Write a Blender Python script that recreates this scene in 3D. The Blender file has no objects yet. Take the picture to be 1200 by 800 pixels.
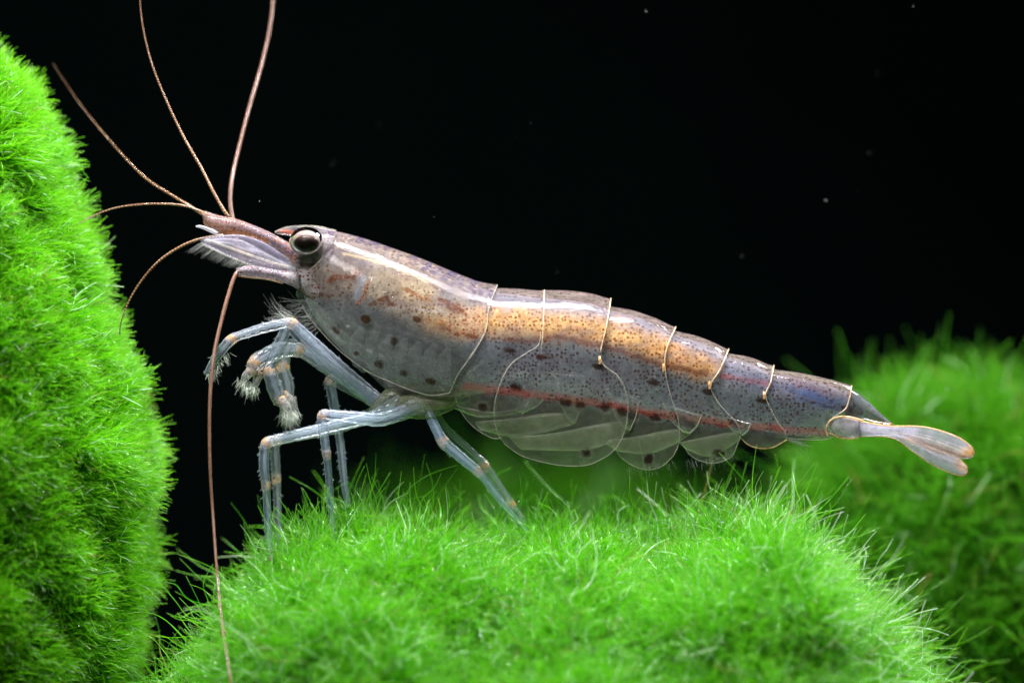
import bpy, math, random
import numpy as np
from mathutils import Vector

rng = np.random.default_rng(7)
random.seed(7)
S = bpy.context.scene
COL = S.collection
S.unit_settings.system = 'METRIC'
S.unit_settings.scale_length = 0.005          # one unit is half a centimetre; 100 picture pixels

# ------------------------------------------------------------------ camera
D = 45.0
cam = bpy.data.cameras.new('macro_camera')
cam.sensor_width = 36.0
cam.lens = 36.0 * D / 12.0
cam.clip_start, cam.clip_end = 0.5, 400
cam.dof.use_dof = True
cam.dof.focus_distance = D - 0.35
cam.dof.aperture_fstop = 0.105
cam.dof.aperture_blades = 0
camo = bpy.data.objects.new('macro_camera', cam)
COL.objects.link(camo)
camo.location = (0, -D, 0)
camo.rotation_euler = (math.radians(90), 0, 0)
S.camera = camo

# ------------------------------------------------------------------ world, lamps, exposure
w = bpy.data.worlds.new('World'); S.world = w
w.use_nodes = True
bg = w.node_tree.nodes['Background']
bg.inputs[0].default_value = (0.30, 0.75, 0.70, 1)
bg.inputs[1].default_value = 0.0030
S.view_settings.view_transform = 'Standard'
S.view_settings.look = 'None'
S.view_settings.exposure = 0.0
S.view_settings.gamma = 1.0
S.view_settings.use_curve_mapping = False


def lamp(name, loc, target, sx, sy, power, col, spread=180):
    l = bpy.data.lights.new(name, 'AREA')
    l.shape = 'RECTANGLE'; l.size = sx; l.size_y = sy
    l.energy = power; l.color = col; l.spread = math.radians(spread)
    o = bpy.data.objects.new(name, l); COL.objects.link(o)
    o.location = loc
    o.rotation_euler = (Vector(target) - Vector(loc)).to_track_quat('-Z', 'Y').to_euler()
    return o


lamp('aquarium_lamp', (0.5, -1.5, 20.0), (0.0, 0.6, -2.0), 13.0, 2.6, 3700, (1.0, 0.98, 0.96), 62)
lamp('camera_flash', (-8.0, -17.0, 16.0), (-0.5, -1, -1), 4.5, 4.5, 7700, (1.0, 0.98, 0.97))
lamp('side_flash', (12.0, 8.0, 13.0), (-1.5, 0, -0.5), 3.5, 3.5, 9000, (0.97, 0.98, 1.0))

cy = S.cycles
cy.max_bounces = 8
cy.diffuse_bounces = 4
cy.glossy_bounces = 3
cy.transmission_bounces = 4
cy.transparent_max_bounces = 24
cy.caustics_reflective = False
cy.caustics_refractive = False
cy.sample_clamp_indirect = 6
cy.sample_clamp_direct = 0
cy.use_denoising = True
cy.denoiser = 'OPENIMAGEDENOISE'
cy.denoising_input_passes = 'RGB_ALBEDO_NORMAL'
try:
    S.cycles_curves.shape = 'RIBBONS'
    S.cycles_curves.subdivisions = 2
except Exception:
    pass

# ------------------------------------------------------------------ helpers


def W(p):
    """picture-plane pixels (x, y) and depth (units, + away) -> world"""
    p = np.asarray(p, float)
    k = (D + p[..., 2]) / D
    return np.stack([(p[..., 0] - 600) / 100 * k, p[..., 2], (400 - p[..., 1]) / 100 * k], -1)


def spl(pts, n, closed=False):
    """centripetal-ish Catmull-Rom through points, resampled evenly"""
    P = np.asarray(pts, float)
    if len(P) == 2:
        t = np.linspace(0, 1, n)[:, None]
        return P[0] * (1 - t) + P[1] * t
    Q = np.vstack([2 * P[0] - P[1], P, 2 * P[-1] - P[-2]])
    out = []
    m = 24
    t = np.linspace(0, 1, m, endpoint=False)[:, None]
    for i in range(1, len(Q) - 2):
        a, b, c, d = Q[i - 1], Q[i], Q[i + 1], Q[i + 2]
        out.append(0.5 * (2 * b + (c - a) * t + (2 * a - 5 * b + 4 * c - d) * t ** 2 + (3 * b - a - 3 * c + d) * t ** 3))
    out = np.vstack(out + [P[-1:]])
    L = np.r_[0, np.cumsum(np.linalg.norm(np.diff(out[:, :min(3, out.shape[1])], axis=0), axis=1))]
    u = np.linspace(0, L[-1], n)
    return np.stack([np.interp(u, L, out[:, k]) for k in range(P.shape[1])], -1)


def f1(pairs):
    """smooth interpolation of a function of x"""
    A = np.asarray(pairs, float)
    xs, ys = A[:, 0], A[:, 1]
    h = np.diff(xs); dl = np.diff(ys) / h
    m = np.zeros_like(ys)
    m[0], m[-1] = dl[0], dl[-1]
    for i in range(1, len(xs) - 1):
        if dl[i - 1] * dl[i] > 0:
            w1, w2 = 2 * h[i] + h[i - 1], h[i] + 2 * h[i - 1]
            m[i] = (w1 + w2) / (w1 / dl[i - 1] + w2 / dl[i])

    def f(x):
        x = np.clip(np.asarray(x, float), xs[0], xs[-1])
        i = np.clip(np.searchsorted(xs, x) - 1, 0, len(h) - 1)
        t = (x - xs[i]) / h[i]
        return ((1 + 2 * t) * (1 - t) ** 2 * ys[i] + t * (1 - t) ** 2 * h[i] * m[i]
                + t * t * (3 - 2 * t) * ys[i + 1] + t * t * (t - 1) * h[i] * m[i + 1])
    return f


def sstep(a, b, x):
    t = np.clip((x - a) / (b - a), 0, 1)
    return t * t * (3 - 2 * t)


def hash2(ix, iy, seed=0):
    v = np.sin(ix * 127.1 + iy * 311.7 + seed * 74.7) * 43758.5453
    return v - np.floor(v)


def noise2(x, y, seed=0):
    x = np.asarray(x, float); y = np.asarray(y, float)
    ix, iy = np.floor(x), np.floor(y)
    fx, fy = x - ix, y - iy
    fx = fx * fx * (3 - 2 * fx); fy = fy * fy * (3 - 2 * fy)
    a = hash2(ix, iy, seed); b = hash2(ix + 1, iy, seed)
    c = hash2(ix, iy + 1, seed); d = hash2(ix + 1, iy + 1, seed)
    return (a * (1 - fx) + b * fx) * (1 - fy) + (c * (1 - fx) + d * fx) * fy


def seg_dist(px, py, line):
    L = np.asarray(line, float)
    best = np.full(px.shape, 1e9)
    for (ax, ay), (bx, by) in zip(L[:-1], L[1:]):
        dx, dy = bx - ax, by - ay
        t = np.clip(((px - ax) * dx + (py - ay) * dy) / (dx * dx + dy * dy + 1e-9), 0, 1)
        best = np.minimum(best, np.hypot(px - ax - t * dx, py - ay - t * dy))
    return best


def link(name, data, parent=None, mat=None):
    o = bpy.data.objects.new(name, data)
    COL.objects.link(o)
    if parent is not None:
        o.parent = parent
    if mat is not None:
        data.materials.append(mat)
    return o


def base_of(parent):
    b = np.zeros(3)
    while parent is not None:
        b += np.array(parent.location); parent = parent.parent
    return b


def mesh(name, verts, faces, mat, parent=None, pig=None, dot=None, smooth=True, floats=None):
    me = bpy.data.meshes.new(name)
    v = np.asarray(verts, float) - base_of(parent)
    me.from_pydata(v.tolist(), [], [tuple(int(i) for i in f) for f in faces])
    if smooth:
        me.polygons.foreach_set('use_smooth', [True] * len(me.polygons))
    for nm, arr in (('pig', pig), ('dot', dot)):
        if arr is not None:
            a = me.attributes.new(nm, 'FLOAT_COLOR', 'POINT')
            a.data.foreach_set('color', np.clip(arr, 0, 1).astype(np.float32).ravel())
    for nm, arr in (floats or {}).items():
        a = me.attributes.new(nm, 'FLOAT', 'POINT')
        a.data.foreach_set('value', np.asarray(arr, np.float32))
    me.update()
    return link(name, me, parent, mat)


def grid_faces(nu, nv, close_v=False, off=0):
    F = []
    for i in range(nu - 1):
        for j in range(nv if close_v else nv - 1):
            k = (j + 1) % nv
            F.append((off + i * nv + j, off + i * nv + k, off + (i + 1) * nv + k, off + (i + 1) * nv + j))
    return F


def hair(name, P, R, mat, parent=None, rand=None):
    """P (N,K,3) world points, R (N,K) or (K,) radii"""
    N, K = P.shape[:2]
    c = bpy.data.hair_curves.new(name)
    c.add_curves([K] * N)
    pos = (P - base_of(parent)).astype(np.float32)
    c.attributes['position'].data.foreach_set('vector', pos.ravel())
    R = np.broadcast_to(np.asarray(R, np.float32), (N, K)).astype(np.float32)
    if 'radius' not in c.attributes:
        c.attributes.new('radius', 'FLOAT', 'POINT')
    c.attributes['radius'].data.foreach_set('value', R.ravel())
    return link(name, c, parent, mat)


def frames(P):
    T = np.gradient(P, axis=0)
    T /= np.linalg.norm(T, axis=1)[:, None] + 1e-12
    n = np.cross(T[0], [0, 1, 0])
    if np.linalg.norm(n) < 1e-3:
        n = np.cross(T[0], [1, 0, 0])
    n /= np.linalg.norm(n)
    N = [n]
    for i in range(1, len(P)):
        n = N[-1] - T[i] * np.dot(N[-1], T[i])
        n /= np.linalg.norm(n) + 1e-12
        N.append(n)
    N = np.array(N)
    return T, N, np.cross(T, N)


def tube_geo(P, R, n=12, flat=1.0):
    """P world points, R radii in units; flat scales the depth axis of the section"""
    P = np.asarray(P, float); R = np.broadcast_to(np.asarray(R, float), (len(P),))
    T, N, B = frames(P)
    th = np.linspace(0, 2 * np.pi, n, endpoint=False)
    V = P[:, None] + R[:, None, None] * (np.cos(th)[None, :, None] * N[:, None] + flat * np.sin(th)[None, :, None] * B[:, None])
    V = V.reshape(-1, 3)
    F = grid_faces(len(P), n, True)
    F.append(tuple(range(n))[::-1]); F.append(tuple(range((len(P) - 1) * n, len(P) * n)))
    return V, F


# ------------------------------------------------------------------ materials


class NT:
    def __init__(self, name):
        self.m = bpy.data.materials.new(name); self.m.use_nodes = True
        self.t = self.m.node_tree; self.t.nodes.clear()
        self.out = self.n('ShaderNodeOutputMaterial')

    def n(self, kind, **kw):
        x = self.t.nodes.new(kind)
        for k, v in kw.items():
            if hasattr(x, k) and not k.startswith('i_'):
                setattr(x, k, v)
        return x

    def set(self, node, inp, v):
        s = node.inputs[inp]
        if hasattr(v, 'is_linked') or isinstance(v, bpy.types.NodeSocket):
            self.t.links.new(v, s)
        else:
            s.default_value = v

    def math(self, op, a, b=0.0, clamp=False):
        x = self.n('ShaderNodeMath', operation=op, use_clamp=clamp)
        self.set(x, 0, a); self.set(x, 1, b)
        return x.outputs[0]

    def mix(self, f, a, b, blend='MIX'):
        x = self.n('ShaderNodeMix', data_type='RGBA', blend_type=blend)
        self.set(x, 0, f); self.set(x, 6, a); self.set(x, 7, b)
        return x.outputs[2]

    def shmix(self, f, a, b):
        x = self.n('ShaderNodeMixShader')
        self.set(x, 0, f); self.t.links.new(a, x.inputs[1]); self.t.links.new(b, x.inputs[2])
        return x.outputs[0]

    def attr(self, name):
        return self.n('ShaderNodeAttribute', attribute_name=name)

    def ramp(self, f, stops):
        r = self.n('ShaderNodeValToRGB')
        e = r.color_ramp.elements
        while len(e) < len(stops):
            e.new(0.5)
        for el, (p, c) in zip(e, stops):
            el.position = p; el.color = c if len(c) == 4 else (*c, 1)
        self.set(r, 0, f)
        return r.outputs[0]

    def noise(self, scale, detail=3, rough=0.55, vec=None):
        x = self.n('ShaderNodeTexNoise')
        self.set(x, 'Scale', scale); self.set(x, 'Detail', detail); self.set(x, 'Roughness', rough)
        if vec is not None:
            self.set(x, 'Vector', vec)
        return x.outputs[0]

    def principled(self, col, rough=0.4, spec=0.5, **kw):
        p = self.n('ShaderNodeBsdfPrincipled')
        self.set(p, 'Base Color', col); self.set(p, 'Roughness', rough); self.set(p, 'Specular IOR Level', spec)
        for k, v in kw.items():
            self.set(p, k, v)
        return p

    def done(self, sh):
        self.t.links.new(sh, self.out.inputs[0])
        return self.m


def shell_material(name, rough=0.055, edge=0.5, dots=21.0, bump=0.012, gloss=1.0, transl=0.3, tone=0.55, grain=1.0):
    """thin see-through cuticle: pigment and opacity from the attributes, wet gloss on top"""
    T = NT(name)
    tc = T.n('ShaderNodeTexCoord').outputs['Object']
    pig, dot = T.attr('pig'), T.attr('dot')
    nz = T.noise(9.0, 4, 0.6, tc)
    vor = T.n('ShaderNodeTexVoronoi'); T.set(vor, 'Scale', dots); T.set(vor, 'Vector', tc); T.set(vor, 'Randomness', 0.7)
    thr = T.math('MULTIPLY', dot.outputs['Alpha'], T.math('ADD', T.math('MULTIPLY', nz, 0.40), 0.185))
    dm = T.math('MULTIPLY', T.math('SUBTRACT', thr, vor.outputs['Distance']), 8.0, True)
    base = T.mix(1.0, pig.outputs['Color'], T.ramp(nz, [(0.3, (0.66 * tone,) * 3), (0.7, (1.34 * tone,) * 3)]), 'MULTIPLY')
    fine = T.noise(46.0, 3, 0.7, tc)
    base = T.mix(1.0, base, T.ramp(fine, [(0.28, (1 - 0.5 * grain, 1 - 0.54 * grain, 1 - 0.45 * grain)), (0.5, (1, 1, 1)), (0.72, (1 + .55 * grain, 1 + .45 * grain, 1 + .35 * grain))]), 'MULTIPLY')
    col = T.mix(dm, base, T.mix(1.0, dot.outputs['Color'], (0.34, 0.34, 0.36, 1), 'MULTIPLY'))
    alpha = T.math('MAXIMUM', pig.outputs['Alpha'], T.math('MULTIPLY', dm, 0.72))
    lw = T.n('ShaderNodeLayerWeight'); T.set(lw, 'Blend', 0.5)
    e = T.math('MULTIPLY', T.math('POWER', lw.outputs['Facing'], 3.0), edge)
    alpha = T.math('ADD', alpha, T.math('MULTIPLY', e, T.math('SUBTRACT', 1.0, alpha)), True)
    bmp = T.n('ShaderNodeBump'); T.set(bmp, 'Strength', 0.25); T.set(bmp, 'Distance', bump)
    T.set(bmp, 'Height', T.noise(38.0, 2, 0.5, tc))
    dif = T.n('ShaderNodeBsdfDiffuse'); T.set(dif, 'Color', col); T.set(dif, 'Normal', bmp.outputs[0])
    trl = T.n('ShaderNodeBsdfTranslucent'); T.set(trl, 'Color', col)
    body = T.shmix(transl, dif.outputs[0], trl.outputs[0])
    tr = T.n('ShaderNodeBsdfTransparent')
    sh = T.shmix(alpha, tr.outputs[0], body)
    gl = T.n('ShaderNodeBsdfGlossy'); T.set(gl, 'Roughness', rough); T.set(gl, 'Normal', bmp.outputs[0])
    fr = T.n('ShaderNodeFresnel'); T.set(fr, 'IOR', 1.17); T.set(fr, 'Normal', bmp.outputs[0])
    sh = T.shmix(T.math('MULTIPLY', fr.outputs[0], gloss, True), sh, gl.outputs[0])
    return T.done(sh)


M = {}
M['shell'] = shell_material('shrimp_shell')
M['glassy'] = shell_material('clear_cuticle', rough=0.16, edge=0.75, gloss=1.2, transl=0.4, tone=0.8, grain=0.3)
M['blade'] = shell_material('thin_blade', rough=0.2, edge=0.3, gloss=1.2, transl=0.5, tone=0.85, grain=0.25)


def flesh_material():
    T = NT('shrimp_flesh')
    tc = T.n('ShaderNodeTexCoord').outputs['Object']
    pig = T.attr('pig')
    nz = T.noise(16.0, 5, 0.65, tc)
    col = T.mix(1.0, pig.outputs['Color'], T.ramp(nz, [(0.25, (0.34, 0.34, 0.34)), (0.75, (0.95, 0.95, 0.95))]), 'MULTIPLY')
    p = T.principled(col, 0.4, 0.25)
    p.inputs['Subsurface Weight'].default_value = 0.25
    p.inputs['Subsurface Radius'].default_value = (1.0, 0.8, 0.7)
    p.inputs['Subsurface Scale'].default_value = 0.12
    tr = T.n('ShaderNodeBsdfTransparent')
    al = T.math('MULTIPLY', pig.outputs['Alpha'], T.math('ADD', T.math('MULTIPLY', nz, 0.5), 0.75), True)
    return T.done(T.shmix(al, tr.outputs[0], p.outputs[0]))


M['flesh'] = flesh_material()


def rim_material(name, c0, c1, alpha):
    T = NT(name)
    tc = T.n('ShaderNodeTexCoord').outputs['Object']
    nz = T.noise(11.0, 4, 0.7, tc)
    p = T.principled(T.mix(T.ramp(nz, [(0.35, (0, 0, 0)), (0.65, (1, 1, 1))]), c0, c1), 0.25, 0.2)
    tr = T.n('ShaderNodeBsdfTransparent')
    return T.done(T.shmix(T.math('MULTIPLY', T.ramp(nz, [(0.3, (0.25,) * 3), (0.62, (1, 1, 1))]), alpha, True), tr.outputs[0], p.outputs[0]))


M['rim_gold'] = rim_material('golden_margin', (0.62, 0.38, 0.17, 1), (0.55, 0.48, 0.38, 1), 0.85)
M['rim_clear'] = rim_material('pale_margin', (0.50, 0.52, 0.50, 1), (0.62, 0.54, 0.42, 1), 0.36)
M['rim_amber'] = rim_material('amber_margin', (0.66, 0.32, 0.08, 1), (0.66, 0.48, 0.28, 1), 0.7)


def annulated(name, c0, c1, freq, alpha=0.92):
    """feelers made of many short rings: ring colour and relief run along the length"""
    T = NT(name)
    a = T.attr('along').outputs['Fac']
    s = T.math('SINE', T.math('MULTIPLY', a, freq * 2 * math.pi))
    s01 = T.math('MULTIPLY', T.math('ADD', s, 1.0), 0.5)
    tc = T.n('ShaderNodeTexCoord').outputs['Object']
    nz = T.noise(5.0, 4, 0.7, tc)
    f = T.math('MULTIPLY', s01, T.ramp(nz, [(0.35, (0.15, 0.15, 0.15)), (0.65, (1, 1, 1))]))
    col = T.mix(f, c0, c1)
    b = T.n('ShaderNodeBump'); T.set(b, 'Strength', 0.25); T.set(b, 'Distance', 0.01); T.set(b, 'Height', s01)
    p = T.principled(col, 0.2, 0.6, Normal=b.outputs[0])
    tr = T.n('ShaderNodeBsdfTransparent')
    fd = T.math('MULTIPLY', T.attr('dens').outputs['Fac'], alpha, True)
    return T.done(T.shmix(fd, tr.outputs[0], p.outputs[0]))


M['antenna'] = annulated('antenna_rings', (0.15, 0.065, 0.045, 1), (0.30, 0.18, 0.14, 1), 52.0)
M['antennule'] = annulated('antennule_rings', (0.15, 0.055, 0.02, 1), (0.36, 0.24, 0.15, 1), 26.0)


def leg_material():
    T = NT('leg_cuticle')
    tc = T.n('ShaderNodeTexCoord').outputs['Object']
    j = T.attr('joint').outputs['Fac']
    tint = T.mix(1.0, T.attr('tint').outputs['Color'], (1.55, 1.62, 1.60, 1), 'MULTIPLY')
    nz = T.noise(17.0, 3, 0.65, tc)
    jm = T.math('MULTIPLY', j, T.ramp(nz, [(0.38, (0.06,) * 3), (0.60, (1, 1, 1))]))
    oc = T.mix(T.noise(34.0, 2, 0.5, tc), (0.70, 0.26, 0.03, 1), (0.85, 0.50, 0.20, 1))
    col = T.mix(jm, tint, oc)
    lw = T.n('ShaderNodeLayerWeight'); T.set(lw, 'Blend', 0.5)
    al = T.math('ADD', T.math('MULTIPLY', T.math('POWER', lw.outputs['Facing'], 2.6), 0.75), T.math('MULTIPLY', T.attr('dens').outputs['Fac'], T.math('ADD', T.noise(26.0, 3, 0.6, tc), 0.0)))
    al = T.math('MAXIMUM', al, T.math('MULTIPLY', jm, 0.85), True)
    d = T.n('ShaderNodeBsdfDiffuse'); T.set(d, 'Color', col)
    t2 = T.n('ShaderNodeBsdfTranslucent'); T.set(t2, 'Color', col)
    b = T.shmix(0.45, d.outputs[0], t2.outputs[0])
    tr = T.n('ShaderNodeBsdfTransparent')
    sh = T.shmix(al, tr.outputs[0], b)
    gl = T.n('ShaderNodeBsdfGlossy'); T.set(gl, 'Roughness', 0.2)
    fr = T.n('ShaderNodeFresnel'); T.set(fr, 'IOR', 1.17)
    return T.done(T.shmix(T.math('MULTIPLY', fr.outputs[0], 4.0, True), sh, gl.outputs[0]))


M['leg'] = leg_material()


def simple(name, col, rough=0.5, spec=0.4, alpha=1.0, nscale=12.0, var=0.3):
    T = NT(name)
    tc = T.n('ShaderNodeTexCoord').outputs['Object']
    nz = T.noise(nscale, 3, 0.6, tc)
    lo = tuple(c * (1 - var) for c in col) + (1,)
    hi = tuple(min(1, c * (1 + var)) for c in col) + (1,)
    p = T.principled(T.mix(nz, lo, hi), rough, spec)
    if alpha < 1:
        tr = T.n('ShaderNodeBsdfTransparent')
        return T.done(T.shmix(alpha, tr.outputs[0], p.outputs[0]))
    return T.done(p.outputs[0])


M['muscle'] = simple('leg_muscle', (0.60, 0.70, 0.95), 0.4, 0.15, 0.16)
M['seta'] = simple('bristle', (0.5, 0.52, 0.5), 0.4, 0.1, 0.24)
M['brush'] = simple('claw_bristle', (0.42, 0.46, 0.40), 0.4, 0.2, 0.45)
M['spine'] = simple('leg_spine', (0.6, 0.65, 0.7), 0.3, 0.2, 0.6)
M['floor'] = simple('dark_gravel', (0.006, 0.007, 0.006), 0.8, 0.2, 1.0, 3.0, 0.5)
M['back'] = simple('black_panel', (0.0016, 0.0042, 0.0038), 0.9, 0.0, 1.0, 0.5, 0.2)
M['speck'] = simple('drifting_speck', (0.16, 0.17, 0.16), 0.5, 0.2)
M['crumb'] = simple('orange_crumb', (0.5, 0.22, 0.04), 0.5, 0.4)


def moss_material(name, c0, c1, c2, spec=0.5, transl=0.4, pale_from=0.95, tipk=0.6):
    T = NT(name)
    hi = T.n('ShaderNodeHairInfo')
    tc = T.n('ShaderNodeTexCoord').outputs['Object']
    nz = T.noise(0.9, 3, 0.6, tc)
    f = T.math('ADD', T.math('MULTIPLY', hi.outputs['Random'], 0.75), T.math('MULTIPLY', T.math('SUBTRACT', nz, 0.5), 1.1), True)
    col = T.mix(f, c0, c1)
    pale = T.math('GREATER_THAN', hi.outputs['Random'], pale_from)
    col = T.mix(T.math('MULTIPLY', pale, 0.85), col, (0.60, 0.76, 0.50, 1))  # scattered whitened strands: glints put into the filament colour
    brn = T.math('LESS_THAN', hi.outputs['Random'], 0.018)
    col = T.mix(T.math('MULTIPLY', brn, 0.8), col, (0.30, 0.20, 0.06, 1))
    tip = T.math('MULTIPLY', T.math('POWER', hi.outputs['Intercept'], 10.0), tipk)
    col = T.mix(tip, col, c2)  # lightened tips: backlit look of the fringe put into the colour
    p = T.principled(col, 0.15, spec)
    t2 = T.n('ShaderNodeBsdfTranslucent'); T.set(t2, 'Color', col)
    return T.done(T.shmix(transl, p.outputs[0], t2.outputs[0]))


M['moss'] = moss_material('moss_filament', (0.028, 0.24, 0.001, 1), (0.18, 0.66, 0.003, 1), (0.34, 0.70, 0.12, 1), 0.8, pale_from=0.965)
M['moss_bright'] = moss_material('moss_filament_pale_tips', (0.028, 0.24, 0.001, 1), (0.20, 0.66, 0.002, 1), (0.36, 0.78, 0.06, 1), 0.8, transl=0.5, pale_from=0.972, tipk=0.5)
M['moss_far'] = moss_material('moss_filament_dimmed', (0.022, 0.16, 0.003, 1), (0.09, 0.32, 0.009, 1), (0.16, 0.42, 0.05, 1), 0.08, pale_from=0.99)  # darker copy of the moss; dimness of the far balls put into its colour
M['thread'] = moss_material('pale_thread', (0.16, 0.42, 0.06, 1), (0.45, 0.62, 0.36, 1), (0.7, 0.78, 0.66, 1), 1.0)
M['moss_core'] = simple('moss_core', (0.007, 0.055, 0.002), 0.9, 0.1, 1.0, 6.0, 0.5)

# ------------------------------------------------------------------ setting


def box(name, lo, hi, mat, kind):
    x0, y0, z0 = lo; x1, y1, z1 = hi
    V = [(x0, y0, z0), (x1, y0, z0), (x1, y1, z0), (x0, y1, z0), (x0, y0, z1), (x1, y0, z1), (x1, y1, z1), (x0, y1, z1)]
    F = [(0, 3, 2, 1), (4, 5, 6, 7), (0, 1, 5, 4), (1, 2, 6, 5), (2, 3, 7, 6), (3, 0, 4, 7)]
    o = mesh(name, V, F, mat, smooth=False)
    o['kind'] = kind
    return o


o = box('ground', (-60, -14, -9.4), (60, 29.9, -8.4), M['floor'], 'structure')
o['label'] = 'dark tank bottom beneath the moss balls'; o['category'] = 'ground'
o = box('backdrop', (-60, 30, -9.4), (60, 31, 40), M['back'], 'structure')
o['label'] = 'plain black background behind the shrimp'; o['category'] = 'backdrop'


def thing(name, loc, label, cat, group=None):
    o = bpy.data.objects.new(name, None)
    COL.objects.link(o)
    o.empty_display_size = 0.2
    o.location = loc
    o['label'] = label; o['category'] = cat
    if group:
        o['group'] = group
    return o


# ------------------------------------------------------------------ moss balls


def make_moss(label, lobes, y0, count, length, mat, radius, seed, flow=(0, 0, 0), curl=0.25, back=0.2, clump=0.35, gravity=0.0, lean=0.4, jit=0.38, strays=0.10, rough=1.0, vary=0.75):
    """lobes: (px, py, depth, rx, ry, rz) ellipsoids in pixels, smoothly joined"""
    r = np.random.default_rng(seed)
    Lb = np.array([list(W(np.array([a, b, y0 + c]))) + [d / 100 * (D + y0 + c) / D, e / 100, f / 100 * (D + y0 + c) / D] for a, b, c, d, e, f in lobes])
    wgt = Lb[:, 3] * Lb[:, 5]
    cen = (Lb[:, :3] * wgt[:, None]).sum(0) / wgt.sum()

    def sdf(P):
        ds = []
        for l in Lb:
            q = (P - l[:3]) / l[3:]
            ds.append((np.linalg.norm(q, axis=-1) - 1) * l[3:].min())
        ds = np.array(ds); k = 9.0
        return -np.log(np.exp(-k * ds).sum(0)) / k

    nu, nv = 90, 140
    th = np.linspace(0.001, np.pi - 0.001, nu); ph = np.linspace(0, 2 * np.pi, nv, endpoint=False)
    TH, PH = np.meshgrid(th, ph, indexing='ij')
    dirs = np.stack([np.sin(TH) * np.cos(PH), np.sin(TH) * np.sin(PH), np.cos(TH)], -1).reshape(-1, 3)
    lo = np.zeros(len(dirs)); hi_ = np.full(len(dirs), 14.0)
    # march outwards to the last inside sample, then bisect
    ts = np.linspace(0, 14, 141)
    ins = np.stack([sdf(cen + dirs * t) < 0 for t in ts], 0)
    last = (ins.shape[0] - 1) - np.argmax(ins[::-1], axis=0)
    lo = ts[last]; hi_ = ts[np.minimum(last + 1, len(ts) - 1)]
    for _ in range(14):
        mid = (lo + hi_) / 2
        s = sdf(cen + dirs * mid[:, None]) < 0
        lo = np.where(s, mid, lo); hi_ = np.where(s, hi_, mid)
    rad = lo
    bump = 0.26 * (noise2(dirs[:, 0] * 5 + dirs[:, 1] * 3, dirs[:, 2] * 5 + dirs[:, 1] * 2, seed) - 0.5) + 0.14 * (noise2(dirs[:, 0] * 12 + dirs[:, 1] * 7, dirs[:, 2] * 12 - dirs[:, 1] * 5, seed + 3) - 0.5)
    V = cen + dirs * (rad + bump * rough)[:, None]
    F = np.array(grid_faces(nu, nv, True))
    base = np.array([cen[0], cen[1], V[:, 2].min()])
    root = thing('moss_ball', tuple(base), label, 'moss ball', 'green moss balls around the shrimp')
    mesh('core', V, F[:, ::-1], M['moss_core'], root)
    # scatter
    A, B, C_, D_ = V[F[:, 0]], V[F[:, 1]], V[F[:, 2]], V[F[:, 3]]
    nrm = np.cross(C_ - A, D_ - B)
    area = np.linalg.norm(nrm, axis=1)
    nrm = nrm / (area[:, None] + 1e-12)
    cenf = (A + B + C_ + D_) / 4
    flip = ((cenf - cen) * nrm).sum(1) < 0
    nrm[flip] *= -1
    # most filaments where the ball is seen from the front and above
    wt = np.where(nrm[:, 1] < 0.35, 1.0, back)
    pxx = cenf[:, 0] * 100 * D / (D + cenf[:, 1]) + 600
    pyy = 400 - cenf[:, 2] * 100 * D / (D + cenf[:, 1])
    outside = (pxx < -160) | (pxx > 1360) | (pyy > 920)
    wt = wt * np.where(outside, 0.12, 1.0)
    pr = area * wt; pr /= pr.sum()
    fi = r.choice(len(F), size=count, p=pr)
    u, v = r.random(count)[:, None], r.random(count)[:, None]
    P0 = (A[fi] * (1 - u) + B[fi] * u) * (1 - v) + (D_[fi] * (1 - u) + C_[fi] * u) * v
    Nn = nrm[fi]
    fld = np.zeros(count)
    for q in range(7):
        kv = r.normal(size=3); kv *= (6.283 / (clump * (0.7 + 1.3 * r.random()))) / np.linalg.norm(kv)
        fld += np.sin(P0 @ kv + 6.28 * r.random())
    keep = (fld > -1.9) | (r.random(count) < 0.22)
    P0, Nn = P0[keep], Nn[keep]
    count = len(P0)
    # tufts: neighbouring filaments lean the same way
    tuft = np.zeros((count, 3))
    for q in range(10):
        kv = r.normal(size=(3, 3)); kv /= np.linalg.norm(kv, axis=1)[:, None]
        kv *= (2 * np.pi / clump) * (0.55 + 1.6 * r.random())
        for ax in range(3):
            tuft[:, ax] += np.sin(P0 @ kv[ax] + 6.28 * r.random()) * 0.22
    tuft = np.clip(tuft, -0.9, 0.9)
    dirn = Nn + lean * tuft + jit * r.normal(size=(count, 3)) + np.array(flow)
    dirn /= np.linalg.norm(dirn, axis=1)[:, None]
    Ln = length * (0.825 + vary * (r.random(count) - 0.5)) * (1 + 0.6 * vary * tuft[:, 0])
    stray = r.random(count) < strays
    Ln = np.where(stray, Ln * (1.2 + 0.8 * r.random(count)), Ln)
    K = 6
    t = np.linspace(0, 1, K)
    bend = r.normal(size=(count, 3)) * curl + 0.5 * tuft * curl
    bend[:, 2] -= gravity
    P = np.zeros((count, K, 3)); P[:, 0] = P0
    kink = r.normal(size=(count, 3)) * 0.35 * curl
    for q in range(1, K):
        dv = dirn + 1.5 * bend * t[q] + kink * (-1) ** q
        dv /= np.linalg.norm(dv, axis=1)[:, None]
        P[:, q] = P[:, q - 1] + dv * (Ln / (K - 1))[:, None]
    wv = r.normal(size=(count, 3)) * 0.05
    P += wv[:, None] * np.sin(t * np.pi * 2 * 1.2)[None, :, None] * Ln[:, None, None]
    P -= Nn[:, None] * 0.02
    prof = np.array([1.0, 1.0, 0.92, 0.82, 0.68, 0.35])
    R = radius * (0.65 + 0.7 * r.random(count))[:, None] * prof[None]
    h = hair('filaments', P, R, mat, root)
    h['kind'] = 'stuff'
    return root, sdf


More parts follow.
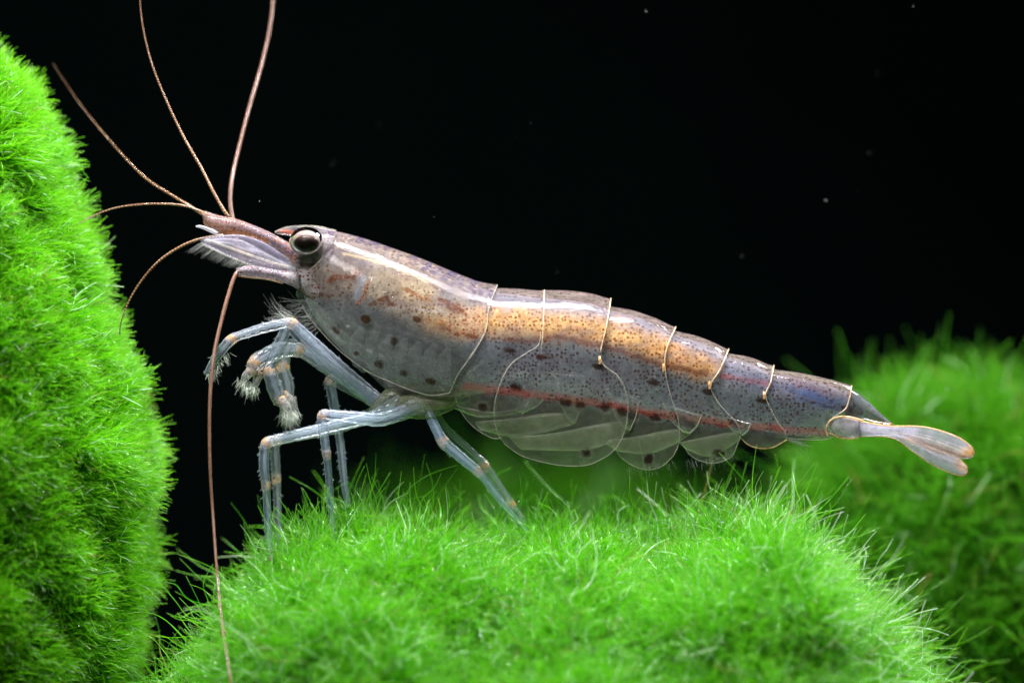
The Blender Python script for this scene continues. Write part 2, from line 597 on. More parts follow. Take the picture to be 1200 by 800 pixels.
left_root, left_sdf = make_moss('large bright green moss ball at the left edge, level with the shrimp',
          [(-254, 616, 0.2, 390, 250, 430), (-212, 268, 0.2, 252, 200, 240), (-256, 430, 0.2, 335, 230, 300)], 0.35, 280000, 0.54, M['moss_bright'], 0.0048, 11,
          flow=(0.22, 0, 0.10), curl=0.20, clump=0.8, lean=0.17, jit=0.26, strays=0.0, vary=0.6)
mid_root, mid_sdf = make_moss('broad bright green moss ball under the legs of the shrimp',
          [(452, 872, 0, 190, 290, 222), (305, 992, -0.3, 150, 250, 180), (640, 955, 0, 330, 330, 290), (845, 897, 0, 200, 300, 243), (960, 990, -0.2, 150, 250, 190)], 0.2, 300000, 0.56, M['moss'], 0.0046, 12,
          flow=(-0.05, 0, 0.0), curl=1.7, clump=0.45, lean=0.9, jit=1.1, strays=0.10, rough=2.4)
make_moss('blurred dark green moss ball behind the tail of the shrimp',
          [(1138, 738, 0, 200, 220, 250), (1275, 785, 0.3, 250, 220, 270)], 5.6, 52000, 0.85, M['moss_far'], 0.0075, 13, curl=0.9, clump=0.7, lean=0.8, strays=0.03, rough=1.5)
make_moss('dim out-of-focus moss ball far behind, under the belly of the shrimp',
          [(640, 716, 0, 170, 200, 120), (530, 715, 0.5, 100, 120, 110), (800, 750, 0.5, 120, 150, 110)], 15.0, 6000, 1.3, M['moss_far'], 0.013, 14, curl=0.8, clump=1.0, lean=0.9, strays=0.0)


def top_of(sdf, px, y, lo=4.2, hi=-4.2):
    X = (px - 600) / 100 * (D + y) / D
    zs = np.linspace(2, -5, 1400)
    s = sdf(np.stack([np.full_like(zs, X), np.full_like(zs, y), zs], -1))
    return zs[np.argmax(s < 0)] if (s < 0).any() else np.nan


def threads(name, label, roots, L, n_pts, radius, mat, seed, wig=0.35, up=0.5):
    r = np.random.default_rng(seed)
    N = len(roots)
    P = np.zeros((N, n_pts, 3)); P[:, 0] = roots
    d = r.normal(size=(N, 3)) * 0.8; d[:, 2] = np.abs(d[:, 2]) + up
    d /= np.linalg.norm(d, axis=1)[:, None]
    Ls = L * (0.35 + 0.9 * r.random(N))
    tw = r.normal(size=(N, 3)) * wig
    for k in range(1, n_pts):
        d = d + tw * 0.5 + r.normal(size=(N, 3)) * wig * 0.35
        d /= np.linalg.norm(d, axis=1)[:, None]
        P[:, k] = P[:, k - 1] + d * (Ls / (n_pts - 1))[:, None]
    R = radius * (0.6 + 0.8 * r.random(N))[:, None] * np.linspace(1, 0.5, n_pts)[None]
    h = hair(name, P, R, mat)
    h['label'] = label; h['category'] = 'algae'; h['kind'] = 'stuff'
    return h


def roots_on(sdf, pxs, ys):
    return np.array([[(p - 600) / 100 * (D + y) / D, y, top_of(sdf, p, y) - 0.03] for p, y in zip(pxs, ys) if not np.isnan(top_of(sdf, p, y))])


r_ = np.random.default_rng(21)
n = 260
threads('loose_algae', 'pale curly algae threads standing on the moss beneath the tail',
        roots_on(mid_sdf, np.r_[r_.normal(830, 42, 150), r_.normal(950, 45, 110)], np.r_[r_.normal(0.2, 0.45, 150), r_.normal(0.0, 0.5, 110)]), 0.95, 10, 0.0062, M['thread'], 5, 0.32)
threads('loose_algae', 'short curly green algae tuft on the moss between front and rear legs',
        roots_on(mid_sdf, r_.normal(455, 48, 150), r_.normal(0.3, 0.4, 150)), 0.5, 8, 0.006, M['moss'], 6, 0.3)
threads('loose_algae', 'white glinting algae threads on the right slope of the middle moss',
        roots_on(mid_sdf, r_.uniform(880, 1085, 460), r_.normal(-0.4, 0.7, 460)), 1.05, 9, 0.006, M['thread'], 8, 0.30, 0.2)

# ------------------------------------------------------------------ shrimp: envelope of the body, in pixels
dorsal = f1([(334, 304), (345, 294), (356, 284), (368, 277), (384, 271), (400, 273.5), (430, 281.5), (460, 292), (490, 303), (520, 316), (545, 327),
             (565, 334.5), (582, 338), (610, 341), (638, 345), (660, 346.5), (690, 351), (716, 359.5), (740, 365), (768, 375.5), (792, 388), (815, 395),
             (836, 404), (854, 414), (880, 421), (907, 433), (930, 437), (960, 444), (985, 451.5), (998, 457), (1020, 476)])
half_w = f1([(334, 10), (345, 20), (360, 31), (385, 42), (430, 56), (480, 65), (520, 67), (560, 63), (600, 57), (640, 54), (715, 48), (790, 40), (853, 33), (907, 27), (960, 22), (998, 16), (1020, 10)])
a_top = f1([(334, 14), (360, 34), (385, 55), (430, 76), (500, 86), (560, 76), (600, 66), (715, 60), (800, 51), (860, 43), (907, 37), (960, 30), (998, 22), (1020, 14)])
vent = f1([(334, 330), (352, 342), (372, 378), (400, 410), (435, 440), (465, 468), (490, 481), (522, 479), (550, 464), (580, 459), (600, 461), (650, 467), (700, 474), (750, 481),
           (800, 491), (870, 500), (930, 510), (970, 511), (990, 500), (1020, 490)])
drop = f1([(334, 60), (400, 150), (470, 170), (540, 160), (600, 180), (700, 190), (800, 155), (870, 120), (930, 85), (998, 60), (1020, 40)])


def lift(px, py):
    """half depth (units) of the shell at a picture point, and the outward normal (y>0 side, z up)"""
    a, wd, dr = a_top(px), half_w(px), drop(px)
    d = np.clip(py - dorsal(px), 0, None)
    up = d < a
    q = np.clip((a - d) / a, 0, 1)
    yu = wd * np.sqrt(np.clip(1 - q * q, 0, 1))
    ql = np.clip((d - a) / np.maximum(dr - a, 1), 0, 1.3)
    kk = np.where(px < 560, 0.42, 0.34)
    yl = wd * (1 - kk * ql ** 2)
    y = np.where(up, yu, yl)
    ny = np.where(up, yu / wd ** 2, 1.0 / wd)
    nz = np.where(up, q / a, -2 * kk * ql / np.maximum(dr - a, 1))
    ln = np.sqrt(ny ** 2 + nz ** 2) + 1e-9
    return y / 100, ny / ln, nz / ln


SHR = thing('shrimp', tuple(W(np.array([470, 640, 0.0]))), 'translucent freshwater shrimp with gold band and brown dots, standing on moss', 'shrimp')

# ------------------------------------------------------------------ pigment


class Paint:
    def __init__(self, px, py, base, alpha):
        self.x, self.y = np.asarray(px, float), np.asarray(py, float)
        self.c = np.tile(np.array(base, float), (len(self.x), 1))
        self.a = np.full(len(self.x), float(alpha))
        self.dc = np.tile(np.array((0.16, 0.06, 0.05)), (len(self.x), 1))
        self.dd = np.zeros(len(self.x))
        # wobble so that no patch has a ruled edge
        self.wx = self.x + 7 * (noise2(self.x / 11, self.y / 11, 1) - .5) + 3 * (noise2(self.x / 3.5, self.y / 3.5, 5) - .5)
        self.wy = self.y + 7 * (noise2(self.x / 11, self.y / 11, 2) - .5) + 3 * (noise2(self.x / 3.5, self.y / 3.5, 6) - .5)

    def put(self, m, col=None, alpha=None, dens=None, dcol=None):
        if col is not None:
            self.c = self.c * (1 - m[:, None]) + np.array(col) * m[:, None]
        if alpha is not None:
            self.a = self.a * (1 - m) + alpha * m
        if dens is not None:
            self.dd = self.dd * (1 - m) + dens * m
        if dcol is not None:
            self.dc = self.dc * (1 - m[:, None]) + np.array(dcol) * m[:, None]

    def stroke(self, line, wd, col, k=1.0, soft=0.6, alpha=None, **kw):
        wk = min(1.0, wd / 10)
        d = seg_dist(self.x + (self.wx - self.x) * wk, self.y + (self.wy - self.y) * wk, line)
        m = k * (1 - sstep(wd * (1 - soft), wd * (1 + soft), d))
        self.put(m, col, alpha, **kw)

    def blob(self, cx, cy, rx, ry, col, k=1.0, rot=0, soft=0.5, alpha=None, **kw):
        c, s = math.cos(math.radians(rot)), math.sin(math.radians(rot))
        wk = min(1.0, max(rx, ry) / 30)
        dx = self.x + (self.wx - self.x) * wk - cx + 1.4 * (noise2(self.x / 4, self.y / 4, 15) - .5)
        dy = self.y + (self.wy - self.y) * wk - cy + 1.4 * (noise2(self.x / 4, self.y / 4, 16) - .5)
        d = np.hypot((dx * c + dy * s) / rx, (-dx * s + dy * c) / ry)
        m = k * (1 - sstep(1 - soft, 1 + soft, d))
        self.put(m, col, alpha, **kw)

    def pig(self):
        return np.c_[self.c, self.a]

    def dot(self):
        return np.c_[self.dc, self.dd]


GOLD_LINE = [(505, 385), (540, 384), (565, 376), (600, 377), (640, 381), (680, 384), (715, 391), (750, 403), (790, 418), (826, 432)]
GOLD_EDGE = [(590, 397), (620, 400), (650, 394), (690, 402), (715, 408), (770, 426), (800, 432), (828, 438)]
RED_LINE = [(545, 453), (590, 458), (650, 465), (700, 471), (745, 479), (800, 489), (870, 498), (930, 504), (968, 507)]
BEADS = [(597, 411), (634, 419), (701, 429), (765, 448), (829, 459), (893, 470), (993, 478)]
LOWSPOTS = [(565, 477, 6, 5), (605, 453, 8, 4), (662, 471, 8, 4.5), (679, 475, 6, 4.5), (709, 477, 6, 5), (728, 482, 7, 5), (742, 487, 6, 5), (768, 490, 7, 4), (798, 492, 6, 5), (807, 497, 8, 4.5),
            (861, 494, 6, 4.5)]


def paint_shell(px, py):
    P = Paint(px, py, (0.40, 0.46, 0.53), 0.31)
    dl = P.y - dorsal(P.x)
    abd = sstep(560, 590, P.x)
    # dots everywhere on the abdomen, thinner on the cheek
    P.dd[:] = 0.75 + 0.40 * abd
    # back: slate blue with a violet cast, dense dark dots
    m = (1 - sstep(18, 44, dl + 8 * (noise2(P.x / 9, P.y / 9, 3) - .5)))
    P.put(m, (0.25, 0.25, 0.34), 0.50, 1.05, (0.12, 0.07, 0.06))
    P.put((1 - sstep(2, 12, dl)) * 0.8, (0.34, 0.25, 0.22), 0.5)
    # gold band
    P.stroke(GOLD_LINE, 15, (0.98, 0.54, 0.18), 0.85, 0.8, 0.55, dens=1.0, dcol=(0.52, 0.15, 0.03))
    P.stroke(GOLD_LINE[2:8], 6, (0.95, 0.66, 0.32), 0.55, 0.9)
    gd = np.exp(-(seg_dist(P.x, P.y, GOLD_LINE) / 17) ** 2)
    P.put(0.7 * gd * sstep(0.52, 0.78, 0.6 * noise2(P.x / 15, P.y / 8, 71) + 0.4 * noise2(P.x / 6, P.y / 4, 72)), (0.42, 0.30, 0.32), 0.45)
    P.put(0.5 * gd * sstep(0.55, 0.8, noise2(P.x / 9, P.y / 6, 73)), (0.62, 0.24, 0.07), 0.55)
    P.stroke(GOLD_EDGE, 3.0, (0.24, 0.07, 0.05), 0.75, 0.8, 0.6)
    P.stroke([(843, 440), (870, 444), (897, 449)], 3.0, (0.55, 0.10, 0.06), 0.85, 0.7, 0.6)
    P.blob(958, 466, 34, 9, (0.06, 0.13, 0.42), 0.75, 15, 0.7, 0.6)
    P.blob(880, 446, 30, 8, (0.12, 0.17, 0.38), 0.45, 18, 0.9, 0.5)
    P.blob(950, 452, 40, 5, (0.35, 0.10, 0.12), 0.35, 15, 0.9)
    # carapace
    m = (1 - sstep(14, 40, dl)) * (1 - abd)
    P.put(m * (0.4 + 0.6 * noise2(P.x / 6, P.y / 6, 9)), (0.26, 0.21, 0.26), 0.58, 1.0, (0.09, 0.07, 0.10))
    mot = sstep(0.48, 0.62, 0.6 * noise2(P.x / 5.5, P.y / 4.5, 21) + 0.4 * noise2(P.x / 2.4, P.y / 2.2, 22))
    P.put(m * mot * 0.85, (0.10, 0.085, 0.20), 0.75)
    P.put(m * 0.45 * sstep(0.5, 0.9, 0.5 * noise2(P.x / 3.2 + P.y / 9, P.y / 3.0, 23) + 0.5 * noise2(P.x / 1.7, P.y / 1.5 + P.x / 7, 24)), (0.75, 0.55, 0.30), 0.8)
    P.stroke([(392, 282), (440, 296), (480, 306)], 9, (0.46, 0.34, 0.20), 0.35, 0.9, 0.55)
    P.stroke([(402, 297), (440, 306), (472, 316), (500, 330)], 1.6, (0.92, 0.74, 0.42), 0.7, 0.9, 0.7, dens=0.1)
    P.stroke([(403, 311), (450, 322), (486, 335)], 9, (0.12, 0.11, 0.16), 0.7, 0.9, 0.6, dens=0.3)
    P.blob(395, 330, 34, 24, (0.52, 0.38, 0.29), 0.7, 10, 0.6, 0.5, dens=1.15, dcol=(0.42, 0.13, 0.04))
    P.blob(470, 345, 44, 26, (0.56, 0.40, 0.22), 0.7, 15, 0.7, 0.5, dens=1.0, dcol=(0.34, 0.14, 0.06))
    P.stroke([(450, 350), (500, 352), (540, 372)], 5, (0.32, 0.28, 0.30), 0.4, 1.0)
    P.blob(545, 378, 26, 17, (0.82, 0.52, 0.34), 0.8, 30, 0.6, 0.55, dens=1.2, dcol=(0.55, 0.10, 0.02))
    cream = sstep(0.30, 0.62, noise2(P.x / 20, P.y / 14, 51))
    P.put(0.75 * cream * np.exp(-(((P.x - 490) / 62) ** 2 + ((P.y - (352 + 0.3 * (P.x - 490))) / 22) ** 2)), (0.80, 0.66, 0.42), 0.5)
    P.stroke([(452, 356), (500, 354), (535, 362)], 5, (0.17, 0.13, 0.19), 0.55, 1.0, 0.6)
    P.stroke([(430, 366), (470, 360), (520, 366)], 1.6, (0.62, 0.60, 0.72), 0.4, 0.9, 0.5)
    P.blob(640, 425, 46, 16, (0.44, 0.38, 0.50), 0.3, 6, 0.9, 0.42)
    P.blob(735, 437, 40, 12, (0.50, 0.36, 0.38), 0.3, 12, 0.9, 0.42)
    P.blob(690, 425, 60, 6, (0.30, 0.24, 0.34), 0.4, 10, 1.0)
    for l, wd, c, k in [([(390, 326), (405, 327), (420, 322)], 4.5, (0.40, 0.10, 0.04), .9), ([(370, 346), (388, 346)], 4, (0.26, 0.10, 0.03), .85),
                        ([(433, 358), (441, 351), (452, 349), (461, 356)], 4.0, (0.24, 0.09, 0.03), .95), ([(475, 338), (490, 346), (502, 350)], 4, (0.50, 0.16, 0.05), .85),
                        ([(518, 352), (530, 358), (541, 365)], 4.5, (0.34, 0.09, 0.03), .9), ([(492, 374), (515, 381), (560, 396)], 5, (0.48, 0.20, 0.06), .75),
                        ([(455, 371), (492, 374)], 4, (0.20, 0.10, 0.07), .6), ([(516, 413), (527, 419), (538, 425)], 4, (0.12, 0.06, 0.03), .85),
                        ([(492, 402), (512, 410)], 3, (0.2, 0.12, 0.06), .5), ([(550, 393), (560, 396)], 4, (0.34, 0.1, 0.04), .8)]:
        d = seg_dist(P.wx, P.wy, l)
        br = sstep(0.25, 0.6, noise2(P.x / 3.0, P.y / 2.6, 41)) * 0.4 + 0.6
        P.put(k * br * (1 - sstep(wd * 0.35, wd * 1.4, d)), np.array(c) * 0.50, 0.88)
    # cheek window: pale bluish plate
    P.stroke([(424, 328), (418, 346)], 5.5, (0.50, 0.56, 0.70), 0.6, 0.6, 0.55, dens=0)
    P.stroke([(431, 330), (426, 348), (418, 356)], 1.8, (0.45, 0.14, 0.05), 0.8, 0.5, 0.8)
    # lower cheek is clear
    lowc = sstep(60, 95, dl) * (1 - sstep(540, 575, P.x))
    lowc *= sstep(352, 385, P.y)
    P.put(lowc * 0.85, (0.42, 0.47, 0.44), 0.17, 0.30)
    for x, y, rx, ry in [(395, 386, 6.5, 5.5), (428, 374, 7, 5.5), (462, 400, 5, 6), (444, 427, 6.5, 6), (473, 437, 6, 4), (505, 447, 7, 5), (418, 414, 4, 3), (488, 375, 6, 4)]:
        P.blob(x, y, rx, ry, (0.07, 0.035, 0.012), 0.97, 20, 0.3, 0.95)
    # folds and gill edges seen through the clear cheek
    for l, k in [([(366, 346), (378, 366), (400, 388), (430, 410)], .5), ([(358, 352), (376, 380), (404, 402)], .4), ([(404, 345), (400, 372), (412, 392)], .35), ([(410, 414), (440, 432), (480, 446)], .4),
                 ([(436, 380), (470, 388), (505, 400), (530, 418)], .3), ([(445, 405), (455, 416), (470, 418)], .4), ([(488, 420), (500, 436), (520, 441)], .35)]:
        P.stroke(l, 1.6, (0.72, 0.76, 0.72), k, 0.8, 0.45)
    gl_ = (0.5 + 0.5 * np.sin(P.x * 1.15 - P.y * 0.25 + 4 * noise2(P.x / 18, P.y / 18, 31))) * sstep(415, 440, P.x) * (1 - sstep(528, 545, P.x)) * sstep(378, 398, P.y) * (1 - sstep(436, 452, P.y))
    P.put(0.30 * gl_, (0.16, 0.19, 0.22), 0.5)
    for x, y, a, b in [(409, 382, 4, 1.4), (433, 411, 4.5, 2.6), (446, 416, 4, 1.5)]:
        P.blob(x, y, a, b, (0.85, 0.9, 0.95), 0.8, 20, 0.6, 0.8)  # small white highlights painted onto the cheek
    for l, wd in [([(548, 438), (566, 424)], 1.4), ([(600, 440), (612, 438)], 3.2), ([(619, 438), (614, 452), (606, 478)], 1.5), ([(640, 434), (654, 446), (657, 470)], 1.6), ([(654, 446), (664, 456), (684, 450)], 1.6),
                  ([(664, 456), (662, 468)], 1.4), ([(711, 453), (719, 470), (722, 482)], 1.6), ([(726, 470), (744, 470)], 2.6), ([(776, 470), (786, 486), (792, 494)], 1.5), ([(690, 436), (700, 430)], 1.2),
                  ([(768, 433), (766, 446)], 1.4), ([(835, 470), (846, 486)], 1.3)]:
        P.stroke(l, wd, (0.80, 0.84, 0.86), 0.6, 0.9, 0.5)  # pale stalk edges, plus bright glints painted into the flank colour
    # side of abdomen: the pale grey field turns clear below the red line
    under = sstep(0, 14, P.y - np.interp(P.x, *np.array(RED_LINE).T)) * sstep(530, 560, P.x)
    P.put(under, (0.55, 0.57, 0.48), 0.17, 0.5)
    P.stroke(RED_LINE, 4.2, (0.80, 0.11, 0.08), 0.92, 0.7, 0.5)
    for x, y in BEADS:
        P.blob(x, y, 8, 4.0, (0.05, 0.02, 0.012), 0.95, 8, 0.35, 0.93)
    for x, y, rx, ry in LOWSPOTS:
        P.blob(x, y, rx * 1.15, ry * 1.15, (0.045, 0.018, 0.010), 0.95, 15, 0.35, 0.93)
    for x, y, rx, ry in [(687, 530, 7, 6), (760, 538, 6, 8), (842, 530, 9, 5)]:
        P.blob(x, y, rx, ry, (0.04, 0.022, 0.01), 0.95, 15, 0.35, 0.93)
    return P


def paint_flesh(px, py):
    P = Paint(px, py, (0.40, 0.44, 0.49), 1.0)
    dl = P.y - dorsal(P.x)
    P.put(1 - sstep(8, 40, dl), (0.26, 0.25, 0.30))
    P.stroke(GOLD_LINE[1:], 14, (0.90, 0.54, 0.20), 0.9, 0.7)
    P.stroke(GOLD_EDGE, 4, (0.20, 0.08, 0.06), 0.7, 0.8)
    # muscle bands seen through the shell
    stripe = 0.5 + 0.5 * np.sin((P.x * 0.8 + P.y * 1.3) * 0.16 + 5 * noise2(P.x / 40, P.y / 40, 4))
    P.put(0.22 * stripe * sstep(570, 600, P.x), (0.40, 0.38, 0.42))
    P.put(0.5 * sstep(0.5, 0.8, noise2(P.x / 26, P.y / 14, 12)) * sstep(580, 620, P.x) * sstep(55, 75, dl), (0.36, 0.27, 0.30))
    P.put(sstep(860, 910, P.x) * 0.5, (0.20, 0.22, 0.26))
    P.a[:] = 0.52
    P.put(1 - sstep(10, 40, dl), None, 0.7)
    P.put(sstep(560, 600, P.x) * sstep(40, 75, dl), None, 0.5)
    P.put(sstep(850, 930, P.x), None, 0.42)
    # thorax
    th = 1 - sstep(530, 580, P.x)
    P.put(th * 0.7 * (1 - sstep(55, 85, dl)), (0.30, 0.23, 0.17))
    P.put(th * sstep(55, 110, dl), (0.30, 0.35, 0.33))
    P.blob(470, 400, 70, 26, (0.20, 0.21, 0.25), 0.65, 15, 0.9)
    P.blob(410, 395, 40, 40, (0.36, 0.40, 0.36), 0.6, 0, 0.9)
    P.blob(500, 425, 60, 20, (0.22, 0.27, 0.26), 0.6, 10, 0.9)
    P.blob(490, 475, 70, 16, (0.40, 0.33, 0.24), 0.9, 0, 0.8)
    P.blob(395, 322, 40, 30, (0.38, 0.28, 0.21), 0.8, 0, 0.7)
    P.blob(480, 340, 60, 26, (0.46, 0.31, 0.15), 0.7, 15, 0.8)
    P.blob(440, 330, 20, 10, (0.24, 0.22, 0.27), 0.6, 15, 0.8)
    P.put(th * 0.35 * sstep(0.45, 0.8, noise2(P.x / 12, P.y / 12, 8)), (0.42, 0.44, 0.42))
    P.blob(348, 326, 12, 14, (0.66, 0.62, 0.64), 0.8, 0, 0.6)
    P.put(sstep(440, 470, P.x) * (1 - sstep(540, 570, P.x)) * sstep(448, 464, P.y), (0.48, 0.34, 0.27), 0.97)
    # organs and dark gut seen through the flesh
    P.blob(455, 372, 52, 13, (0.075, 0.07, 0.10), 0.75, 12, 0.9)
    P.blob(505, 405, 40, 12, (0.09, 0.10, 0.12), 0.7, 18, 0.9)
    P.blob(445, 345, 20, 8, (0.10, 0.07, 0.05), 0.6, 10, 0.8)
    P.blob(405, 312, 22, 7, (0.14, 0.09, 0.09), 0.7, 12, 0.8)
    P.put(th * 0.6 * sstep(0.52, 0.75, noise2(P.x / 16, P.y / 11, 18)) * sstep(45, 70, dl), (0.13, 0.14, 0.14))
    return P


# ------------------------------------------------------------------ shrimp: body (one continuous mesh of flesh)
nu, nv = 420, 96
xs = np.linspace(335, 1012, nu)
th = np.linspace(0, 2 * np.pi, nv, endpoint=False)
X, TH = np.meshgrid(xs, th, indexing='ij')
inset = np.clip((X - 334) * 0.25, 1.0, 4.5) * np.clip((1016 - X) / 30, 0.15, 1)
dtop = dorsal(X) + inset
vb = np.maximum(vent(X), dtop + 6)
at = np.minimum(a_top(X) - inset * .5, (vb - dtop) * 0.62)
c_, s_ = np.cos(TH), np.sin(TH)
zc = dtop + at
PY = np.where(c_ > 0, zc - at * c_, zc - (vb - zc) * c_)
endt = np.sqrt(np.clip((X - 334) / 10, 0.02, 1)) * np.sqrt(np.clip((1014 - X) / 20, 0.05, 1))
YY = (half_w(X) - inset) / 100 * s_ * (1 - 0.12 * (c_ < 0) * c_ ** 2) * endt
PYc = zc + (PY - zc) * endt
V = W(np.stack([X.ravel(), PYc.ravel(), -YY.ravel()], -1))
P = paint_flesh(X.ravel(), PYc.ravel())
F = grid_faces(nu, nv, True)
F.append(tuple(range(nv))[::-1]); F.append(tuple(range((nu - 1) * nv, nu * nv)))
mesh('body', V, F, M['flesh'], SHR, P.pig())

# organs inside, seen through the flesh
def organ(name, line, radii, col, alpha, y=0.0, flat=0.8, spec=0.2):
    m = simple(name + '_tissue', col, 0.5, spec, alpha, 14.0, 0.55)
    C = spl(line, 40)
    R = np.interp(np.linspace(0, 1, 40), np.linspace(0, 1, len(radii)), radii)
    R = R * (1 + 0.10 * np.sin(np.arange(40) * 0.9))
    V, F = tube_geo(W(np.c_[C, np.full(40, y)]), R / 100, 14, flat)
    return mesh(name, V, F, m, SHR)


organ('stomach', [(392, 318), (415, 322), (440, 332), (462, 346)], [3, 17, 20, 5], (0.07, 0.05, 0.05), 0.85)
organ('liver', [(440, 356), (475, 362), (520, 378), (556, 390)], [4, 20, 21, 4], (0.34, 0.20, 0.09), 0.85)
organ('gut', [(452, 340), (500, 346), (580, 366), (650, 382), (720, 398), (800, 428), (880, 450), (985, 480)], [2, 4, 4.5, 4.5, 4, 3.5, 3, 2], (0.06, 0.04, 0.03), 0.9)
for side in (-1, 1):
    for k in range(7):
        x0 = 418 + 17 * k
        organ('gill', [(x0 + 6, 384 + 5 * k * 0.8), (x0 - 1, 404 + 4 * k), (x0 + 2, 424 + 3.2 * k), (x0 + 10, 436 + 2.6 * k)], [3, 9, 8.5, 2], (0.34, 0.38, 0.40), 0.26, side * 0.26, 0.5)

# ------------------------------------------------------------------ shrimp: shell plates


def coons(top, bot, front, rear, nu, nv):
    """2D grid in pixels from four boundary curves; rows run from the back down"""
    s = np.linspace(0, 1, nu)
    tau = np.linspace(0, 1, nv); t = tau ** 1.9
    T, Bm = spl(top, 400), spl(bot, 400)
    Fr, Re = spl(front, 400), spl(rear, 400)
    u = np.linspace(0, 1, 400)
    ev = lambda C, q: np.stack([np.interp(q, u, C[:, 0]), np.interp(q, u, C[:, 1])], -1)
    Ts, Bs, Ft, Rt = ev(T, s), ev(Bm, s), ev(Fr, t), ev(Re, t)
    G = ((1 - t)[None, :, None] * Ts[:, None] + t[None, :, None] * Bs[:, None] + (1 - s)[:, None, None] * Ft[None] + s[:, None, None] * Rt[None]
         - ((1 - s)[:, None] * (1 - t)[None])[..., None] * T[0] - (s[:, None] * (1 - t)[None])[..., None] * T[-1]
         - ((1 - s)[:, None] * t[None])[..., None] * Bm[0] - (s[:, None] * t[None])[..., None] * Bm[-1])
    return G


def dl_line(x0, x1, n=14):
    x = np.linspace(x0, x1, n)
    return np.c_[x, dorsal(x)]


def shell_plate(name, x0, x1, front, rear, bot, nu, nv, lip=0.03, base=0.004, belly=0.0, mat='shell', label=None):
    top = dl_line(x0, x1)
    front = [tuple(top[0])] + list(front); rear = [tuple(top[-1])] + list(rear)
    G = coons(top, bot, front, rear, nu, nv)
    px, py = G[..., 0], G[..., 1]
    py = np.maximum(py, dorsal(px))
    py[:, 0] = dorsal(px[:, 0])
    y, ny, nz = lift(px, py)
    s = np.linspace(0, 1, nu)[:, None]
    off = base + lip * s ** 3 + belly * np.sin(np.pi * s)
    yy = y + off * ny
    zz = py - 100 * off * nz
    near = np.stack([px, zz, -yy], -1)
    far = np.stack([px, zz, yy], -1)
    G3 = np.concatenate([far[:, :0:-1], near], 1)          # far bottom -> back -> near bottom
    nn = G3.shape[1]
    flat = G3.reshape(-1, 3)
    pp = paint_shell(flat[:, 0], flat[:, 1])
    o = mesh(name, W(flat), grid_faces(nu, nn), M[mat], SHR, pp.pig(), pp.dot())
    if label:
        o['label'] = label
    return o, G3, near, far


def rim(name, pts, r, mat, parent, n=6):
    V, F = tube_geo(W(np.asarray(pts)), r, n)
    return mesh(name, V, F, M[mat], parent)


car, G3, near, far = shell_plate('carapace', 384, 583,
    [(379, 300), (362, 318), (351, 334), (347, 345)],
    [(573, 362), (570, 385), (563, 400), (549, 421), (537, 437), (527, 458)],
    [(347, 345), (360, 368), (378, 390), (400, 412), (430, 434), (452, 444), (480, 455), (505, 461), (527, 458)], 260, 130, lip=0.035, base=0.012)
rim('margin', near[:, -1] + [0, 0, -0.006], 0.006, 'rim_clear', car)
rim('margin', near[-1, 6:] + [0, 0, -0.006], 0.006, 'rim_clear', car)
rim('margin', near[0, 26:] + [0, 0, -0.006], 0.008, 'rim_clear', car)

PL = [
    (574, 638, [(570, 362), (566, 385), (558, 405), (538, 436), (531, 449), (532, 463), (542, 485), (555, 500), (568, 509)],
     [(635, 405), (627, 450), (614, 480), (604, 505)], [(568, 509), (582, 513), (604, 505)]),
    (635, 716, [(634, 375), (632, 402), (619, 412), (600, 425), (589, 442), (581, 465), (579, 483), (583, 505), (592, 519)],
     [(711, 385), (704, 421), (724, 440), (733, 457), (736, 476), (733, 500), (724, 520), (712, 532)],
     [(592, 519), (612, 532), (640, 540), (665, 543.5), (690, 542), (712, 532)]),
    (712, 792, [(706, 385), (700, 420), (706, 450), (713, 480), (716, 505), (718, 521)],
     [(782, 408), (779, 430), (785, 460), (792, 480), (796, 500), (795, 520), (789, 533)],
     [(718, 521), (727, 535), (744, 546), (760, 549.5), (776, 545), (789, 533)]),
    (789, 854, [(779, 408), (775, 430), (780, 460), (789, 485), (797, 508), (800, 519)],
     [(843, 436), (833, 452), (841, 470), (852, 483), (864, 496), (868, 508), (864, 520)],
     [(800, 519), (807, 531), (820, 539), (839, 541.5), (857, 534), (864, 520)]),
    (851, 907, [(841, 436), (830, 452), (838, 470), (849, 486), (862, 501), (866, 510)],
     [(903, 450), (897, 464), (904, 480), (912, 495), (920, 505), (922, 514)],
     [(866, 510), (876, 520), (890, 524.5), (906, 523), (922, 514)]),
    (904, 998, [(900, 450), (895, 464), (898, 485), (903, 500), (908, 511)],
     [(995, 470), (990, 480), (976, 489), (970, 500), (979, 510)], [(908, 511), (940, 514), (965, 514), (979, 510)]),
]
